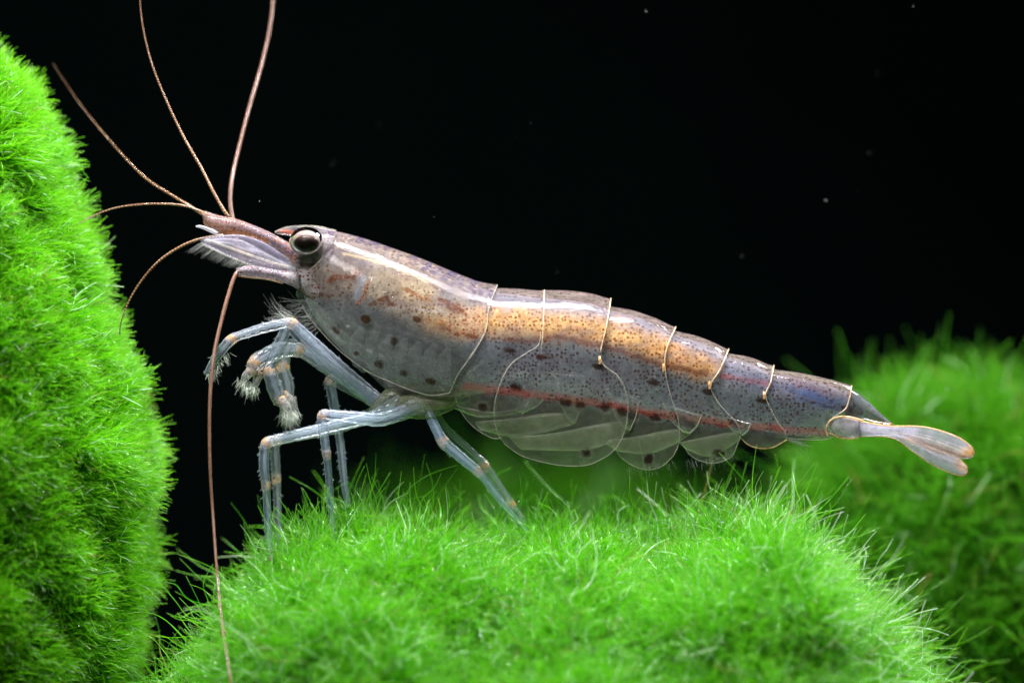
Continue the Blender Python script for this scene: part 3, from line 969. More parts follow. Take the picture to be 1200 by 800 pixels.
for i, (x0, x1, fr, re, bo) in enumerate(PL):
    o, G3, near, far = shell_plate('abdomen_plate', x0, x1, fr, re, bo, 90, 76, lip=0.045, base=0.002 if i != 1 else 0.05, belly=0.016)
    e = np.array([0, 0, -0.006])
    full = G3[-1]
    dd = full[:, 1] - dorsal(full[:, 0])
    up = np.where(dd < (62, 60, 62, 48, 40, 34)[i])[0]
    arc = full[up[0]:up[-1] + 1].copy()
    arc[:, 1] -= 0.4
    rim('hinge_band', arc, 0.0078, 'rim_gold', o)
    rim('margin', np.vstack([near[-1, 40:] + e]), 0.0055, 'rim_clear', o)
    rim('margin', near[:, -1] + e, 0.0075 if i in (4,) else 0.0052, 'rim_amber' if i == 4 else 'rim_clear', o)
    if i in (0, 1):
        rim('margin', near[0, 34:] + e, 0.0055, 'rim_clear', o)
    # the little golden knuckle at the end of each band
    if i in (1, 2, 3, 4):
        k = near[-1, int(np.argmin(np.abs(near[-1, :, 1] - (405, 421, 430, 452, 464)[i if i < 5 else 4])))]
        bx = [(635, 405), (704, 421), (780, 432), (833, 452), (897, 464)][i]
        V, F = tube_geo(W(np.array([[k[0] - 2, k[1] - 5, k[2] - .02], [k[0] - 1, k[1], k[2] - .03], [k[0] - 2, k[1] + 4, k[2] - .02]])), [0.010, 0.021, 0.009], 12)
        mesh('knuckle', V, F, M['rim_amber'], o)

# ------------------------------------------------------------------ shrimp: lens-shaped pieces (blades, scales, telson)


def lens(name, top, bot, y0, thick, mat, parent, paint, y1=None, nu=50, nv=16, blunt=0.06, bow=0.0):
    A, B = spl(top, nu), spl(bot, nu)
    s = np.linspace(0, 1, nu)[:, None]
    th = np.linspace(0, 2 * np.pi, 2 * nv, endpoint=False)[None]
    v = -np.cos(th)
    mid, hf = (A + B) / 2, (B - A) / 2
    px = mid[:, 0:1] + hf[:, 0:1] * v
    py = mid[:, 1:2] + hf[:, 1:2] * v
    env = np.sqrt(np.clip(s / blunt, 0.02, 1)) * np.sqrt(np.clip((1 - s) / blunt, 0.02, 1))
    yb = y0 + ((y0 if y1 is None else y1) - y0) * s + bow * (1 - v ** 2)
    yy = yb - thick * np.sin(th) * env
    pts = np.stack([px, py, yy], -1).reshape(-1, 3)
    F = grid_faces(nu, 2 * nv, True)
    F.append(tuple(range(2 * nv))[::-1]); F.append(tuple(range((nu - 1) * 2 * nv, nu * 2 * nv)))
    P = paint(pts[:, 0], pts[:, 1])
    return mesh(name, W(pts), F, M[mat], parent, P.pig(), P.dot())


def flatpaint(col, alpha, dens=0.0, dcol=(0.4, 0.13, 0.04), extra=None):
    def f(px, py):
        P = Paint(px, py, col, alpha)
        P.dd[:] = dens; P.dc[:] = dcol
        if extra:
            extra(P)
        return P
    return f


# telson
lens('telson', [(992, 455), (1004, 460), (1018, 471), (1034, 486), (1047, 497)], [(990, 486), (1004, 489), (1020, 494), (1034, 497), (1048, 499)], 0, 0.10, 'shell', SHR,
     flatpaint((0.22, 0.22, 0.28), 0.6, 0.85, (0.10, 0.06, 0.07), lambda P: (P.blob(993, 478, 7, 6, (0.05, 0.02, 0.02), .95, 0, .3, .95), P.stroke([(1020, 492), (1046, 498)], 2, (0.8, .4, .12), .8))))
# tail fan: near and far pairs
FAN_UP = ([(984, 489), (1000, 492), (1040, 499), (1075, 499.5), (1100, 504), (1124, 513), (1138, 523), (1142, 530)], [(984, 509), (1010, 511), (1045, 511), (1075, 521), (1100, 531), (1122, 536), (1136, 537), (1141, 533)])
FAN_LO = ([(1010, 503), (1050, 508), (1080, 521), (1104, 529), (1122, 536), (1132, 545), (1134, 549)], [(1010, 511), (1046, 513), (1070, 529), (1092, 544), (1114, 554), (1128, 557), (1134, 553)])
fanpaint = flatpaint((0.72, 0.70, 0.86), 0.22, 0.2, (0.5, 0.3, 0.25), lambda P: (
    P.blob(1110, 520, 32, 12, (0.25, 0.30, 0.27), 0.5, 20, 0.7, 0.22), P.stroke([(1060, 512), (1090, 524), (1130, 534)], 4, (0.72, 0.42, 0.28), .7, .9, .5),
    P.blob(1136, 530, 9, 7, (0.95, 0.55, 0.16), .9, 0, .7, .85), P.blob(1127, 546, 10, 6, (0.85, 0.55, 0.25), .8, 30, .7, .8),
    [P.stroke([(1062 + k * 2, 503 + k * 2.4), (1095, 509 + k * 3.4), (1136, 524 + k * 3.2)], 0.9, (0.80, 0.74, 0.80) if k % 2 else (0.30, 0.24, 0.30), .55, .8, .6) for k in range(9)],
    P.stroke([(990, 497), (1040, 503), (1070, 507)], 6, (0.62, 0.58, 0.76), .7, .8, .55)))
for side, yb in ((-1, -0.16), (1, 0.16)):
    u = lens('uropod', FAN_UP[0], FAN_UP[1], yb, 0.028, 'blade', SHR, fanpaint, y1=yb * 2.0 - 0.02)
    rim('margin', np.c_[spl(FAN_UP[0], 40), np.linspace(yb, yb * 2.0 - .02, 40) - .012], np.linspace(0.011, 0.006, 40), 'rim_amber', u)
    rim('margin', np.c_[spl(FAN_UP[1], 40), np.linspace(yb, yb * 2.0 - .02, 40) - .012], 0.005, 'rim_clear', u)
    rim('midrib', np.c_[spl([(1000, 502), (1040, 506), (1070, 510), (1100, 518), (1130, 530)], 30), np.linspace(yb, yb * 2.0 - .02, 30) - .03], 0.007, 'rim_clear', u)
    u2 = lens('uropod', FAN_LO[0], FAN_LO[1], yb * 0.7, 0.024, 'blade', SHR, fanpaint, y1=yb * 1.3)
    rim('margin', np.c_[spl(FAN_LO[1], 40), np.linspace(yb * .7, yb * 1.3, 40) - .012], 0.006, 'rim_amber', u2)
    rim('margin', np.c_[spl(FAN_LO[0][2:], 30), np.linspace(yb * .8, yb * 1.3, 30) - .012], 0.005, 'rim_amber', u2)
    # rounded base of the fan
    b = lens('uropod_base', [(972, 497), (980, 489), (995, 487), (1008, 491)], [(973, 503), (982, 511), (996, 513), (1010, 512)], yb * 1.15, 0.07, 'blade', SHR,
             flatpaint((0.66, 0.62, 0.66), 0.4), blunt=0.2)
    rim('margin', np.c_[spl([(970, 511), (968, 502), (974, 492), (985, 488), (998, 489), (1012, 493)], 30), np.full(30, yb * 1.15 - .06)], 0.010, 'rim_amber', b)
    rim('margin', np.c_[spl([(972, 507), (980, 511), (992, 514), (1006, 513)], 20), np.full(20, yb * 1.15 - .04)], 0.010, 'rim_amber', b)

# swimmerets under the belly
PLEO = [
    ([(620, 436), (617, 448), (612, 466), (604, 481)], [(645, 440), (640, 462), (630, 475), (612, 484)], [(607, 478), (580, 482), (550, 478), (532, 474)], [(607, 484), (585, 487), (560, 488), (532, 478)]),
    ([(640, 435), (654, 446), (656, 470), (668, 494)], [(686, 440), (683, 458), (680, 478), (674, 496)], [(672, 484), (640, 484), (600, 490), (556, 494)], [(674, 496), (640, 505), (600, 511), (562, 503)]),
    ([(708, 448), (714, 462), (719, 482), (731, 502)], [(752, 466), (748, 474), (745, 488), (738, 504)], [(737, 492), (700, 497), (650, 507), (596, 512)], [(737, 504), (715, 518), (680, 527), (610, 526)]),
    ([(775, 470), (780, 480), (788, 494), (802, 507)], [(822, 486), (820, 492), (816, 500), (808, 508)], [(806, 500), (780, 504), (740, 512), (705, 516)], [(808, 509), (790, 520), (760, 531), (722, 528)]),
    ([(842, 484), (848, 492), (856, 502), (866, 508)], [(880, 496), (878, 500), (876, 505), (870, 510)], [(870, 504), (850, 507), (820, 513), (795, 518)], [(870, 511), (855, 523), (830, 534), (804, 526)]),
]
greenish = flatpaint((0.52, 0.53, 0.40), 0.34, 0.3, (0.34, 0.14, 0.06))
for i, (t0, t1, b0, b1) in enumerate(PLEO):
    for side, sc in ((-1, 1.0), (1, 1.0)):
        y = side * half_w(np.array(b0[0][0])) / 100 * 0.84
        p = lens('swimmeret', b0, b1, float(y), 0.035, 'blade', SHR, greenish, y1=float(y) * 0.7, blunt=0.12)
        q = lens('stalk', t0, t1, float(y) - .04, 0.05, 'blade', p, flatpaint((0.52, 0.56, 0.54), 0.16, 0.2), blunt=0.1)
        rim('margin', np.c_[spl(b1, 30), np.linspace(y, y * .7, 30) - .01], 0.0075, 'rim_clear', p)
        rim('margin', np.c_[spl(t0, 24), np.full(24, y - .06)], 0.007, 'rim_clear', p)
        rim('margin', np.c_[spl(t1, 24), np.full(24, y - .06)], 0.006, 'rim_clear', p)

# ------------------------------------------------------------------ shrimp: head
HX = lambda P: (P.put(0.6 * sstep(0.5, 0.66, noise2(P.x / 3.4, P.y / 2.6, 61)), (0.50, 0.14, 0.06), 0.8), P.put(0.5 * sstep(0.62, 0.75, noise2(P.x / 2.8, P.y / 2.4, 62)), (0.80, 0.62, 0.45), 0.8), P.put(0.5 * sstep(0.58, 0.75, noise2(P.x / 6, P.y / 3, 63)), (0.25, 0.22, 0.42)), P.blob(262, 262, 30, 10, (0.66, 0.36, 0.20), .6, 15, .8), P.stroke([(250, 255), (285, 266), (318, 278)], 5, (0.45, 0.36, 0.42), .6, .8),
                P.stroke([(262, 272), (290, 275), (312, 283)], 3.5, (0.55, 0.20, 0.05), .8, .7))
pd = lens('antennule_stalk', [(236, 249), (255, 254), (275, 257), (300, 266), (322, 276), (350, 292)], [(240, 270), (258, 277), (282, 277), (310, 285), (332, 300), (358, 322)], -0.20, 0.07, 'shell', SHR,
          flatpaint((0.40, 0.33, 0.38), 0.42, 0.85, (0.45, 0.10, 0.03), HX))
pd2 = lens('antennule_stalk', [(240, 247), (255, 252), (275, 256), (300, 265), (322, 275), (350, 291)], [(240, 268), (258, 272), (282, 275), (310, 283), (330, 295), (352, 316)], 0.14, 0.11, 'shell', SHR,
           flatpaint((0.46, 0.38, 0.42), 0.66, 0.85, (0.45, 0.10, 0.03), HX))
lens('stalk_spine', [(229, 264.5), (236, 264), (248, 268), (256, 272)], [(229.5, 266), (236, 268), (246, 272), (255, 276)], -0.30, 0.02, 'glassy', SHR, flatpaint((0.75, 0.75, 0.85), 0.6))
SC = lens('antennal_scale', [(233, 279), (258, 275.5), (282, 275), (308, 283), (330, 297), (350, 311)], [(237, 286), (254, 294), (276, 304), (300, 313), (322, 319), (346, 322)], -0.36, 0.05, 'blade', SHR,
          flatpaint((0.52, 0.48, 0.66), 0.20, 0.1, (0.5, 0.25, 0.15), lambda P: (P.stroke([(262, 283), (300, 298)], 5, (0.30, 0.28, 0.46), .5, .8, .35), P.stroke([(270, 291), (300, 301)], 2.0, (0.62, 0.32, 0.18), .6, .8), [P.stroke([(244 + 6 * k, 281 + k), (300 + 4 * k, 292 + 2.2 * k), (346, 314 + k)], 0.9, (0.85, 0.84, 0.95), .6, .8, .7) for k in range(5)])))
rim('midrib', np.c_[spl([(240, 281), (254, 285), (290, 298), (320, 308), (342, 314)], 30), np.full(30, -0.42)], 0.014, 'rim_clear', SC)
rim('margin', np.c_[spl([(237, 287), (254, 294), (276, 304), (300, 313), (322, 319), (346, 322)], 30), np.full(30, -0.37)], 0.008, 'rim_clear', SC)
SC2 = lens('antennal_scale', [(236, 281), (258, 279), (282, 281), (308, 294), (347, 316)], [(240, 287), (254, 295), (276, 304), (322, 317), (346, 321)], 0.36, 0.04, 'blade', SHR, flatpaint((0.55, 0.50, 0.62), 0.4))
# fringe under the scale
r3 = np.random.default_rng(31)
nS = 260
u = r3.random(nS)
edge = spl([(236, 284), (254, 293), (276, 304), (300, 312)], 200)
e0 = edge[(u * 199).astype(int)]
L = (9 + 11 * r3.random(nS)) * (0.6 + 0.6 * (1 - u))
ang = np.radians(206 + 20 * r3.normal(size=nS))
t = np.linspace(0, 1, 4)
px = e0[:, 0, None] + np.cos(ang)[:, None] * L[:, None] * t * 0.9
py = e0[:, 1, None] + (2 + L[:, None] * 0.35) * t + 1.5 * t ** 2
yy = -0.37 + r3.normal(size=(nS, 1)) * 0.04 * np.ones(4)
h = hair('fringe', W(np.stack([px, py, yy], -1)), np.array([0.0014, 0.0013, 0.001, 0.0005]), M['seta'], SC)
h['kind'] = 'stuff'
# lower stalk which carries the long feeler
ap = lens('antenna_stalk', [(277, 314), (292, 311), (310, 313), (330, 317), (350, 318)], [(276, 322), (292, 324), (312, 326), (332, 331), (352, 340)], -0.42, 0.075, 'shell', SHR,
          flatpaint((0.55, 0.47, 0.56), 0.55, 0.8, (0.50, 0.15, 0.06), lambda P: P.blob(345, 327, 12, 10, (0.75, 0.72, 0.76), .7, 0, .8, .8)))
rim('margin', np.c_[spl([(278, 323), (292, 325), (312, 327), (332, 332)], 20), np.full(20, -0.43)], 0.010, 'rim_gold', ap)
ap2 = lens('antenna_stalk', [(277, 300), (300, 304), (330, 310), (350, 314)], [(276, 309), (300, 316), (332, 326), (352, 334)], 0.42, 0.07, 'shell', SHR, flatpaint((0.5, 0.44, 0.5), 0.6, 1.0))
lens('mouth', [(338, 318), (352, 314), (368, 322), (384, 338)], [(339, 330), (352, 342), (366, 352), (384, 362)], -0.28, 0.10, 'shell', SHR,
     flatpaint((0.62, 0.58, 0.56), 0.6, 1.1, (0.50, 0.18, 0.05), lambda P: (P.blob(349, 325, 10, 9, (0.74, 0.72, 0.80), .8, 0, .7, .85), P.blob(348, 306, 5, 4, (0.7, 0.38, 0.06), .9))), blunt=0.25)
# rostrum
ro = lens('rostrum', [(322, 271), (334, 267.5), (350, 265.5), (372, 266), (394, 271), (420, 279)], [(324, 274), (338, 276), (356, 278), (376, 280), (396, 284), (420, 288)], 0.0, 0.03, 'glassy', SHR,
          flatpaint((0.45, 0.40, 0.46), 0.12, 0.2, (0.6, 0.2, 0.08), lambda P: (P.put(sstep(366, 378, P.x), (0.50, 0.44, 0.50), 0.6), P.blob(337, 272, 10, 3, (0.75, 0.22, 0.10), .9, 8, .6, .8))))
rim('margin', np.c_[spl([(322, 272), (334, 267), (350, 265), (372, 265.5), (394, 270.5)], 30), np.full(30, -0.02)], 0.009, 'rim_clear', ro)


def ball(name, px, py, y, rx, ry, rz, mat, parent, nu=36, nv=48):
    th = np.linspace(0.02, np.pi - 0.02, nu); ph = np.linspace(0, 2 * np.pi, nv, endpoint=False)
    A, B = np.meshgrid(th, ph, indexing='ij')
    c = W(np.array([px, py, y]))
    V = np.stack([c[0] + rx / 100 * np.sin(A) * np.cos(B), c[1] + ry / 100 * np.sin(A) * np.sin(B), c[2] + rz / 100 * np.cos(A)], -1).reshape(-1, 3)
    F = grid_faces(nu, nv, True)
    F.append(tuple(range(nv))[::-1]); F.append(tuple(range((nu - 1) * nv, nu * nv)))
    return mesh(name, V, F, M[mat] if isinstance(mat, str) else mat, parent)


def eye_material():
    T = NT('eye_retina')
    tc = T.n('ShaderNodeTexCoord').outputs['Object']
    g = T.n('ShaderNodeSeparateXYZ'); T.set(g, 0, T.attr('up').outputs['Vector'])
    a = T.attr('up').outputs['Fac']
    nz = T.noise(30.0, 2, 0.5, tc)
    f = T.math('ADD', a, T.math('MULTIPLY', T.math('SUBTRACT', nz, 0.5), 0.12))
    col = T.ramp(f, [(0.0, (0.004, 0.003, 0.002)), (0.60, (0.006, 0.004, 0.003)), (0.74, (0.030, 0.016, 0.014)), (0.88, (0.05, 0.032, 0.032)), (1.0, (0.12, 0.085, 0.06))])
    return T.done(T.principled(col, 0.35, 0.06).outputs[0])


def clear_material(name, tint, alpha, edge, power, gloss=1.0, rough=0.06):
    T = NT(name)
    lw = T.n('ShaderNodeLayerWeight'); T.set(lw, 'Blend', 0.5)
    al = T.math('ADD', T.math('MULTIPLY', T.math('POWER', lw.outputs['Facing'], power), edge), alpha, True)
    d = T.n('ShaderNodeBsdfDiffuse'); T.set(d, 'Color', (*tint, 1))
    tr = T.n('ShaderNodeBsdfTransparent')
    sh = T.shmix(al, tr.outputs[0], d.outputs[0])
    gl = T.n('ShaderNodeBsdfGlossy'); T.set(gl, 'Roughness', rough)
    fr = T.n('ShaderNodeFresnel'); T.set(fr, 'IOR', 1.22)
    return T.done(T.shmix(T.math('MULTIPLY', fr.outputs[0], gloss, True), sh, gl.outputs[0]))


M['retina'] = eye_material()
M['eyewhite'] = simple('eye_pale', (0.20, 0.16, 0.15), 0.5, 0.1, 0.9, 20.0, 0.4)
M['cornea'] = clear_material('cornea', (0.72, 0.64, 0.58), 0.0, 0.8, 4.0)
for side in (-1, 1):
    y = side * 0.37
    ew = ball('eyeball', 359, 283.0, y, 18.4, 17.0, 15.4, 'eyewhite', SHR)
    ey = ball('eye', 359, 284.4, y + side * 0.045, 15.6, 15.4, 12.0, 'retina', ew)
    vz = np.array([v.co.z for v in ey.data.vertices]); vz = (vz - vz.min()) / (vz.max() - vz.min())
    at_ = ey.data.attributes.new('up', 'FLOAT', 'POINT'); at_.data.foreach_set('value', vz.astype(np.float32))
    ball('cornea', 359, 282.8, y - 0.0, 19.8, 20.0, 16.8, 'cornea', ew)
    lens('eyestalk', [(358, 290), (368, 277), (380, 274), (392, 277)], [(346, 306), (364, 309), (380, 306), (392, 302)], y * 0.78, 0.10, 'shell', ew,
         flatpaint((0.62, 0.55, 0.60), 0.6, 0.4, (0.4, 0.2, 0.2)), blunt=0.3)

# feelers


def feeler(name, pts, r0, r1, mat, parent, n=160, dens0=1.0, dens1=0.7, label=None, sides=10):
    C = spl(pts, n)
    r0, r1 = r0 * 0.6, r1 * 0.5
    R = np.linspace(1, 0, n) ** 1.15 * (r0 - r1) + r1
    V, F = tube_geo(W(C), R / 100, sides)
    Wp = W(C)
    al = np.r_[0, np.cumsum(np.linalg.norm(np.diff(Wp, axis=0), axis=1))]
    o = mesh(name, V, F, M[mat], parent, floats={'along': np.repeat(al, sides), 'dens': np.repeat(np.linspace(dens0, dens1, n), sides)})
    if label:
        o['label'] = label
    return o


feeler('antenna', [(281, 317, -.42), (276, 322, -.45), (270, 338, -.5), (261, 370, -.6), (251, 415, -.7), (246, 470, -.75), (246, 540, -.8), (250, 610, -.85), (256, 690, -1.15), (263, 750, -1.75), (269, 786, -2.2), (271, 804, -2.4)], 4.3, 2.2, 'antenna', SHR,
       label='long feeler bending down to the moss')
feeler('antenna', [(283, 306, .42), (278, 285, .44), (274, 262, .45), (270, 240, .5), (271, 215, .6), (277, 185, .75), (291, 130, 1.0), (308, 70, 1.3), (318, 20, 1.5), (321, -40, 1.7), (318, -120, 1.9)], 4.2, 2.8, 'antenna', SHR, dens0=0.7, dens1=0.6,
       label='long feeler rising out of the top of the picture')
feeler('antennule', [(268, 254, -.15), (262, 246, -.15), (250, 225, -.1), (236, 197, 0), (215, 160, .1), (195, 118, .2), (178, 75, .3), (168, 35, .4), (164, 0, .5), (163, -40, .6)], 3.4, 0.6, 'antennule', SHR)
feeler('antennule', [(258, 268, .12), (245, 257, .15), (225, 243, .25), (205, 231, .35), (170, 208, .6), (135, 172, .9), (100, 130, 1.2), (75, 95, 1.4), (62, 74, 1.5)], 3.4, 0.4, 'antennule', SHR, dens1=0.3)
feeler('antennule', [(252, 256, .1), (236, 248, .1), (215, 241, .1), (190, 239, .1), (160, 240, .1), (130, 245, .1), (105, 255, .1), (88, 265, .1), (76, 275, .1)], 2.8, 1.3, 'antennule', SHR)
feeler('antennule', [(262, 276, -.25), (245, 278, -.28), (228, 282, -.3), (208, 291, -.32), (185, 307, -.35), (165, 330, -.35), (150, 355, -.35), (142, 377, -.35), (140, 392, -.3)], 3.6, 1.5, 'antennule', SHR)

# ------------------------------------------------------------------ shrimp: legs


def rounded(pts, cut=7, m=6):
    P = np.asarray(pts, float)
    out = [P[0]]
    for i in range(1, len(P) - 1):
        a, b, c = P[i - 1], P[i], P[i + 1]
        la, lc = np.linalg.norm((a - b)[:2]), np.linalg.norm((c - b)[:2])
        p = b + (a - b) * min(0.45, cut / la); q = b + (c - b) * min(0.45, cut / lc)
        for t in np.linspace(0, 1, m):
            out.append((1 - t) ** 2 * p + 2 * t * (1 - t) * b + t * t * q)
    out.append(P[-1])
    out = np.array(out)
    L = np.r_[0, np.cumsum(np.linalg.norm(np.diff(out[:, :2], axis=0), axis=1))]
    n = max(24, int(L[-1] / 1.6))
    u = np.linspace(0, L[-1], n)
    return np.stack([np.interp(u, L, out[:, k]) for k in range(3)], -1), u, L


def limb(name, pts, radii, joints, tint=(0.50, 0.60, 0.80), dens=0.22, label=None, spines=0, seed=0, flat=0.8, core=True, side=1, parent=None):
    """pts: (px, py, depth) of the joints; radii at every point as (before, after) or one number, in pixels"""
    C, u, _ = rounded(pts)
    P = np.asarray(pts, float)
    ku, kr = [], []
    for i, r in enumerate(radii):
        j = u[int(np.argmin(np.linalg.norm(C[:, :2] - P[i, :2], axis=1)))]
        if isinstance(r, tuple):
            ku += [j - 4, j + 5]; kr += [r[0], r[1]]
        else:
            ku.append(j); kr.append(r)
    R = np.interp(u, ku, kr)
    jf = np.zeros(len(u))
    for i in joints:
        k = int(np.argmin(np.linalg.norm(C[:, :2] - P[i, :2], axis=1)))
        wdt = 6.5 if i < len(P) - 1 else 9
        jf = np.maximum(jf, np.exp(-((u - u[k]) / wdt) ** 2))
        R *= 1 + 0.13 * np.exp(-((u - u[k]) / 5) ** 2) * (i < len(P) - 1)
    R *= 1 + 0.03 * np.sin(u * 0.55)
    n = 16
    V, F = tube_geo(W(C), R / 100, n, flat)
    tn = np.tile(np.array([*tint, 1.0]), (len(V), 1))
    o = mesh(name, V, F, M['leg'], parent or SHR, floats={'joint': np.repeat(jf, n), 'dens': np.full(len(V), dens)})
    a = o.data.attributes.new('tint', 'FLOAT_COLOR', 'POINT'); a.data.foreach_set('color', tn.astype(np.float32).ravel())
    if label:
        o['label'] = label
    if core:
        k0 = 3
        Vc, Fc = tube_geo(W(C[k0:-4] + [0.8, -0.6, 0]), R[k0:-4] / 100 * (0.34 - 0.12 * jf[k0:-4]), 8, 0.8)
        mesh('muscle', Vc, Fc, M['muscle'], o)
    if spines:
        spines = spines // 2
        rr = np.random.default_rng(seed + 100)
        k = rr.integers(int(len(u) * 0.25), len(u) - 3, spines)
        T = np.gradient(C[:, :2], axis=0); T /= np.linalg.norm(T, axis=1)[:, None]
        nr = np.stack([-T[:, 1], T[:, 0]], -1) * side
        sd = np.where(rr.random(spines) < 0.75, 1, -1)[:, None]
        p0 = C[k].copy(); p0[:, :2] += nr[k] * sd * R[k][:, None] * 0.92
        ln = 2.2 + 2.0 * rr.random(spines)
        p1 = p0.copy(); p1[:, :2] += (nr[k] * sd * 0.75 + T[k] * 0.7) * ln[:, None]; p1[:, 2] += rr.normal(size=spines) * 0.01
        h = hair('spines', W(np.stack([p0, (p0 + p1) / 2, p1], 1)), np.array([0.0035, 0.0026, 0.001]), M['spine'], o)
        h['kind'] = 'stuff'
    return o, C, R


FARC = (0.36, 0.42, 0.44)
# walking legs, near side
limb('walking_leg', [(494, 474, -.30), (470, 484, -.42), (445, 492, -.50), (376, 485, -.62), (383, 533, -.60), (388, 590, -.52), (391, 632, -.45)],
     [11, 9, 8.5, (6.2, 5.6), (5.2, 4.6), 4.2, 2.4], (3, 4, 6), (0.52, 0.62, 0.88), 0.24, 'front walking leg planted upright on the moss', 60, 1)
limb('walking_leg', [(470, 470, -.28), (436, 489, -.38), (400, 497, -.46), (311, 518, -.60), (309, 545, -.60), (312, 569, -.58), (314, 620, -.55), (318, 656, -.50)],
     [9, 7.5, 7.2, (6.2, 6.4), 6.2, (5.4, 4.8), 4.4, 2.6], (3, 5, 7), (0.52, 0.62, 0.86), 0.24, None, 60, 2)
limb('walking_leg', [(500, 478, -.25), (505, 490, -.32), (519, 518, -.38), (561, 553, -.42), (590, 590, -.40), (618, 623, -.36)],
     [5, (5.6, 6), (6.5, 7), (5.6, 4.8), 4.4, 2.2], (2, 3), (0.52, 0.66, 0.98), 0.30, 'rear walking leg slanting back to the moss', 30, 3)
# far side
limb('walking_leg', [(470, 470, .20), (436, 468, .22), (386, 442, .25), (392, 480, .28), (399, 520, .30), (404, 572, .30), (408, 594, .30)],
     [9, 8, (7.2, 6.5), 6, 5, 4.2, 3], (2,), (0.44, 0.52, 0.66), 0.16, None, 40, 4)
limb('walking_leg', [(470, 470, .30), (400, 500, .38), (321, 516, .45), (324, 562, .45), (326, 610, .42), (327, 652, .40)],
     [8, 7, (6, 6), (5.4, 4.8), 4.4, 2.6], (2, 3, 5), FARC, 0.16, None, 40, 5)
limb('walking_leg', [(505, 480, .25), (524, 506, .30), (569, 546, .34), (599, 590, .36), (616, 612, .36)],
     [6, (6, 7), (5.6, 5), 4.4, 2.4], (2, 3), FARC, 0.12, None, 20, 6)

# third maxilliped (feeding limb) and the brush-clawed legs
mx, C, R = limb('feeding_leg', [(446, 474, -.22), (392, 427, -.42), (341, 377, -.55), (306, 385, -.60), (272, 396, -.62), (256, 414, -.60), (241, 439, -.55)],
                [10, 9.5, (6.5, 6.0), 6, (5.2, 6.2), 6, 3.2], (2, 4), (0.50, 0.56, 0.72), 0.20, None, 30, 7)


def bristles(parent, a, b, w0, L, n, direction, seed, mat='brush', y=-0.5, fan=0.5, rad=0.005, dy=0.05):
    rr = np.random.default_rng(seed)
    u = rr.random(n)[:, None]
    p = np.array(a, float) * (1 - u) + np.array(b, float) * u + rr.normal(size=(n, 2)) * w0
    an = math.radians(direction) + rr.normal(size=n) * fan
    ln = L * (0.6 + 0.6 * rr.random(n))
    t = np.linspace(0, 1, 4)
    cur = rr.normal(size=n) * 0.25
    px = p[:, 0, None] + np.cos(an)[:, None] * ln[:, None] * t
    py = p[:, 1, None] - np.sin(an)[:, None] * ln[:, None] * t + cur[:, None] * ln[:, None] * t ** 2
    yy = y + rr.normal(size=(n, 1)) * dy + rr.normal(size=(n, 1)) * dy * t
    h = hair('bristles', W(np.stack([px, py, yy], -1)), rad * np.array([1, .9, .7, .35]), M[mat], parent)
    h['kind'] = 'stuff'
    return h


bristles(mx, (268, 412), (244, 440), 2.0, 9, 70, 300, 41, y=-.6, fan=0.3, rad=0.0045)
bristles(mx, (345, 372), (335, 378), 3, 26, 60, 155, 42, y=-.5, fan=0.25, rad=0.0028, mat='seta', dy=0.12)


def claw_leg(pts, radii, tint, dens, fingers, brush, seed, joints=(1, 2)):
    o, C, R = limb('claw_leg', pts, radii, joints, tint, dens, None, 10, seed, 0.75, True)
    for (fp, fr) in fingers:
        limb('finger', fp, fr, (0,), (0.62, 0.60, 0.62), 0.35, None, 0, seed + 1, 0.7, False, parent=o)
    for k, (a, b, w0, L, n, di, y) in enumerate(brush):
        bristles(o, a, b, w0, L, n, di, seed * 3 + k, y=y, fan=0.38, rad=0.0028)
    return o


claw_leg([(446, 474, -.15), (388, 434, -.36), (352, 409, -.42), (326, 410, -.50), (300, 424, -.58), (296, 437, -.58)],
         [9, 8.5, (8, 9), 10.5, (10, 9.5), 8], (0.46, 0.54, 0.66), 0.20,
         [([(297, 432, -.60), (288, 440, -.64), (283, 452, -.62)], [7, 5, 2.5]), ([(303, 436, -.54), (301, 446, -.56), (297, 456, -.56)], [7, 5, 2.5])],
         [((282, 446), (300, 456), 2.6, 10, 240, 250, -.60)], 51, joints=(2, 4, 5))
claw_leg([(440, 470, -.20), (384, 428, -.44), (338, 381, -.52), (326, 405, -.55), (315, 433, -.58), (322, 455, -.56), (329, 472, -.54)],
         [9, 8, (7, 7), 7, (6.5, 8.5), 9.5, 8.5], (0.46, 0.56, 0.68), 0.22,
         [([(327, 468, -.56), (336, 476, -.60), (341, 488, -.58)], [7, 5.5, 2.5]), ([(332, 462, -.50), (342, 468, -.54), (345, 484, -.52)], [5.5, 4.5, 2.2])],
         [((333, 484), (346, 484), 2.6, 10, 240, 285, -.55)], 54, joints=(4, 6))
claw_leg([(440, 470, .15), (374, 422, .28), (338, 402, .30), (330, 428, .32), (337, 452, .32), (338, 470, .30)],
         [8, 8, (8, 8), 8, 8.5, 6], FARC, 0.18,
         [([(336, 466, .30), (332, 478, .28), (334, 492, .28)], [5.5, 4.5, 2.2]), ([(341, 466, .34), (345, 478, .36), (342, 492, .34)], [5.5, 4.5, 2.2])],
         [((331, 486), (344, 490), 3.0, 12, 110, 272, .3)], 57, joints=(3,))
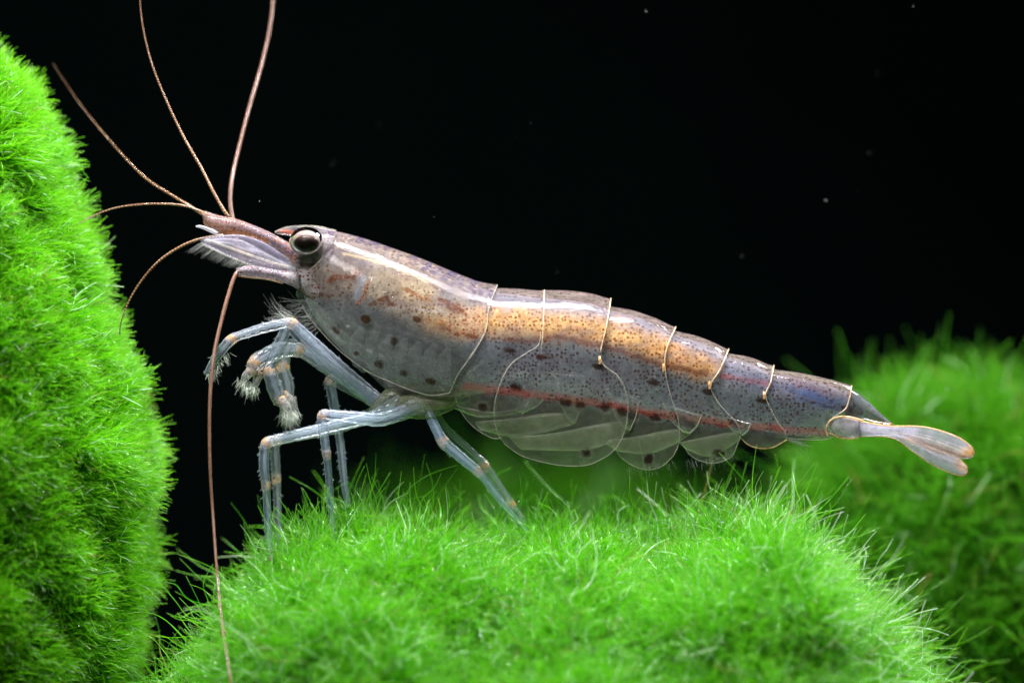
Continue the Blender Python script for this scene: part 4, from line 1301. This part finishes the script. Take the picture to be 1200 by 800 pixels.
# bristles round the mouth and along the belly plates
bd = [o for o in SHR.children if o.name.startswith('mouth')][0]
bristles(bd, (352, 352), (372, 384), 4, 26, 70, 205, 61, mat='seta', y=-.25, fan=0.4, rad=0.003, dy=0.12)
sw = [o for o in SHR.children if o.name.startswith('swimmeret')]
bristles(sw[4], (700, 541), (620, 536), 2, 9, 70, 285, 65, mat='seta', y=-.2, fan=0.35, rad=0.0025, dy=0.10)
bristles(sw[6], (790, 540), (730, 548), 2, 12, 80, 290, 62, mat='seta', y=-.1, fan=0.35, rad=0.003, dy=0.12)
bristles(sw[8], (860, 532), (805, 540), 2, 12, 80, 290, 63, mat='seta', y=-.1, fan=0.35, rad=0.003, dy=0.10)
bristles(sw[8], (922, 514), (926, 516), 1.0, 24, 24, 340, 64, mat='seta', y=-.05, fan=0.12, rad=0.004, dy=0.04)
# soft leg bases under the chest
lens('leg_base', [(428, 486), (440, 468), (456, 454), (474, 456)], [(440, 492), (452, 489), (466, 486), (480, 480)], -0.28, 0.10, 'blade', SHR, flatpaint((0.36, 0.38, 0.26), 0.35, 0.5, (0.25, 0.2, 0.1)), blunt=0.2)
lens('leg_base', [(462, 470), (476, 462), (505, 459), (552, 459)], [(466, 484), (478, 490), (508, 489), (552, 470)], -0.32, 0.14, 'blade', SHR, flatpaint((0.36, 0.38, 0.26), 0.40, 0.6, (0.2, 0.14, 0.06)), blunt=0.2)

# ------------------------------------------------------------------ drifting specks
rs = np.random.default_rng(77)
V, F = [], []
spots = [(1110, 456, 2.5, 1.6), (757, 14, 1, .8), (1070, 8, 1, .8), (304, 236, .3, .7), (968, 235, 1.5, 1.0), (870, 300, 2, .7)] + \
        [(rs.uniform(330, 1190), rs.uniform(5, 400), rs.uniform(-1, 4), rs.uniform(0.25, 0.55)) for _ in range(16)]
for (px, py, y, r) in spots:
    c = W(np.array([px, py, y])); k = len(V); r = r / 100
    for d in ((1, 0, 0), (-1, 0, 0), (0, 1, 0), (0, -1, 0), (0, 0, 1), (0, 0, -1)):
        V.append(c + np.array(d) * r * rs.uniform(.7, 1.3))
    for f in ((0, 2, 4), (2, 1, 4), (1, 3, 4), (3, 0, 4), (2, 0, 5), (1, 2, 5), (3, 1, 5), (0, 3, 5)):
        F.append(tuple(k + i for i in f))
o = mesh('drifting_particles', V, F, M['speck'])
o['kind'] = 'stuff'; o['label'] = 'tiny pale specks drifting in the dark water'; o['category'] = 'particles'
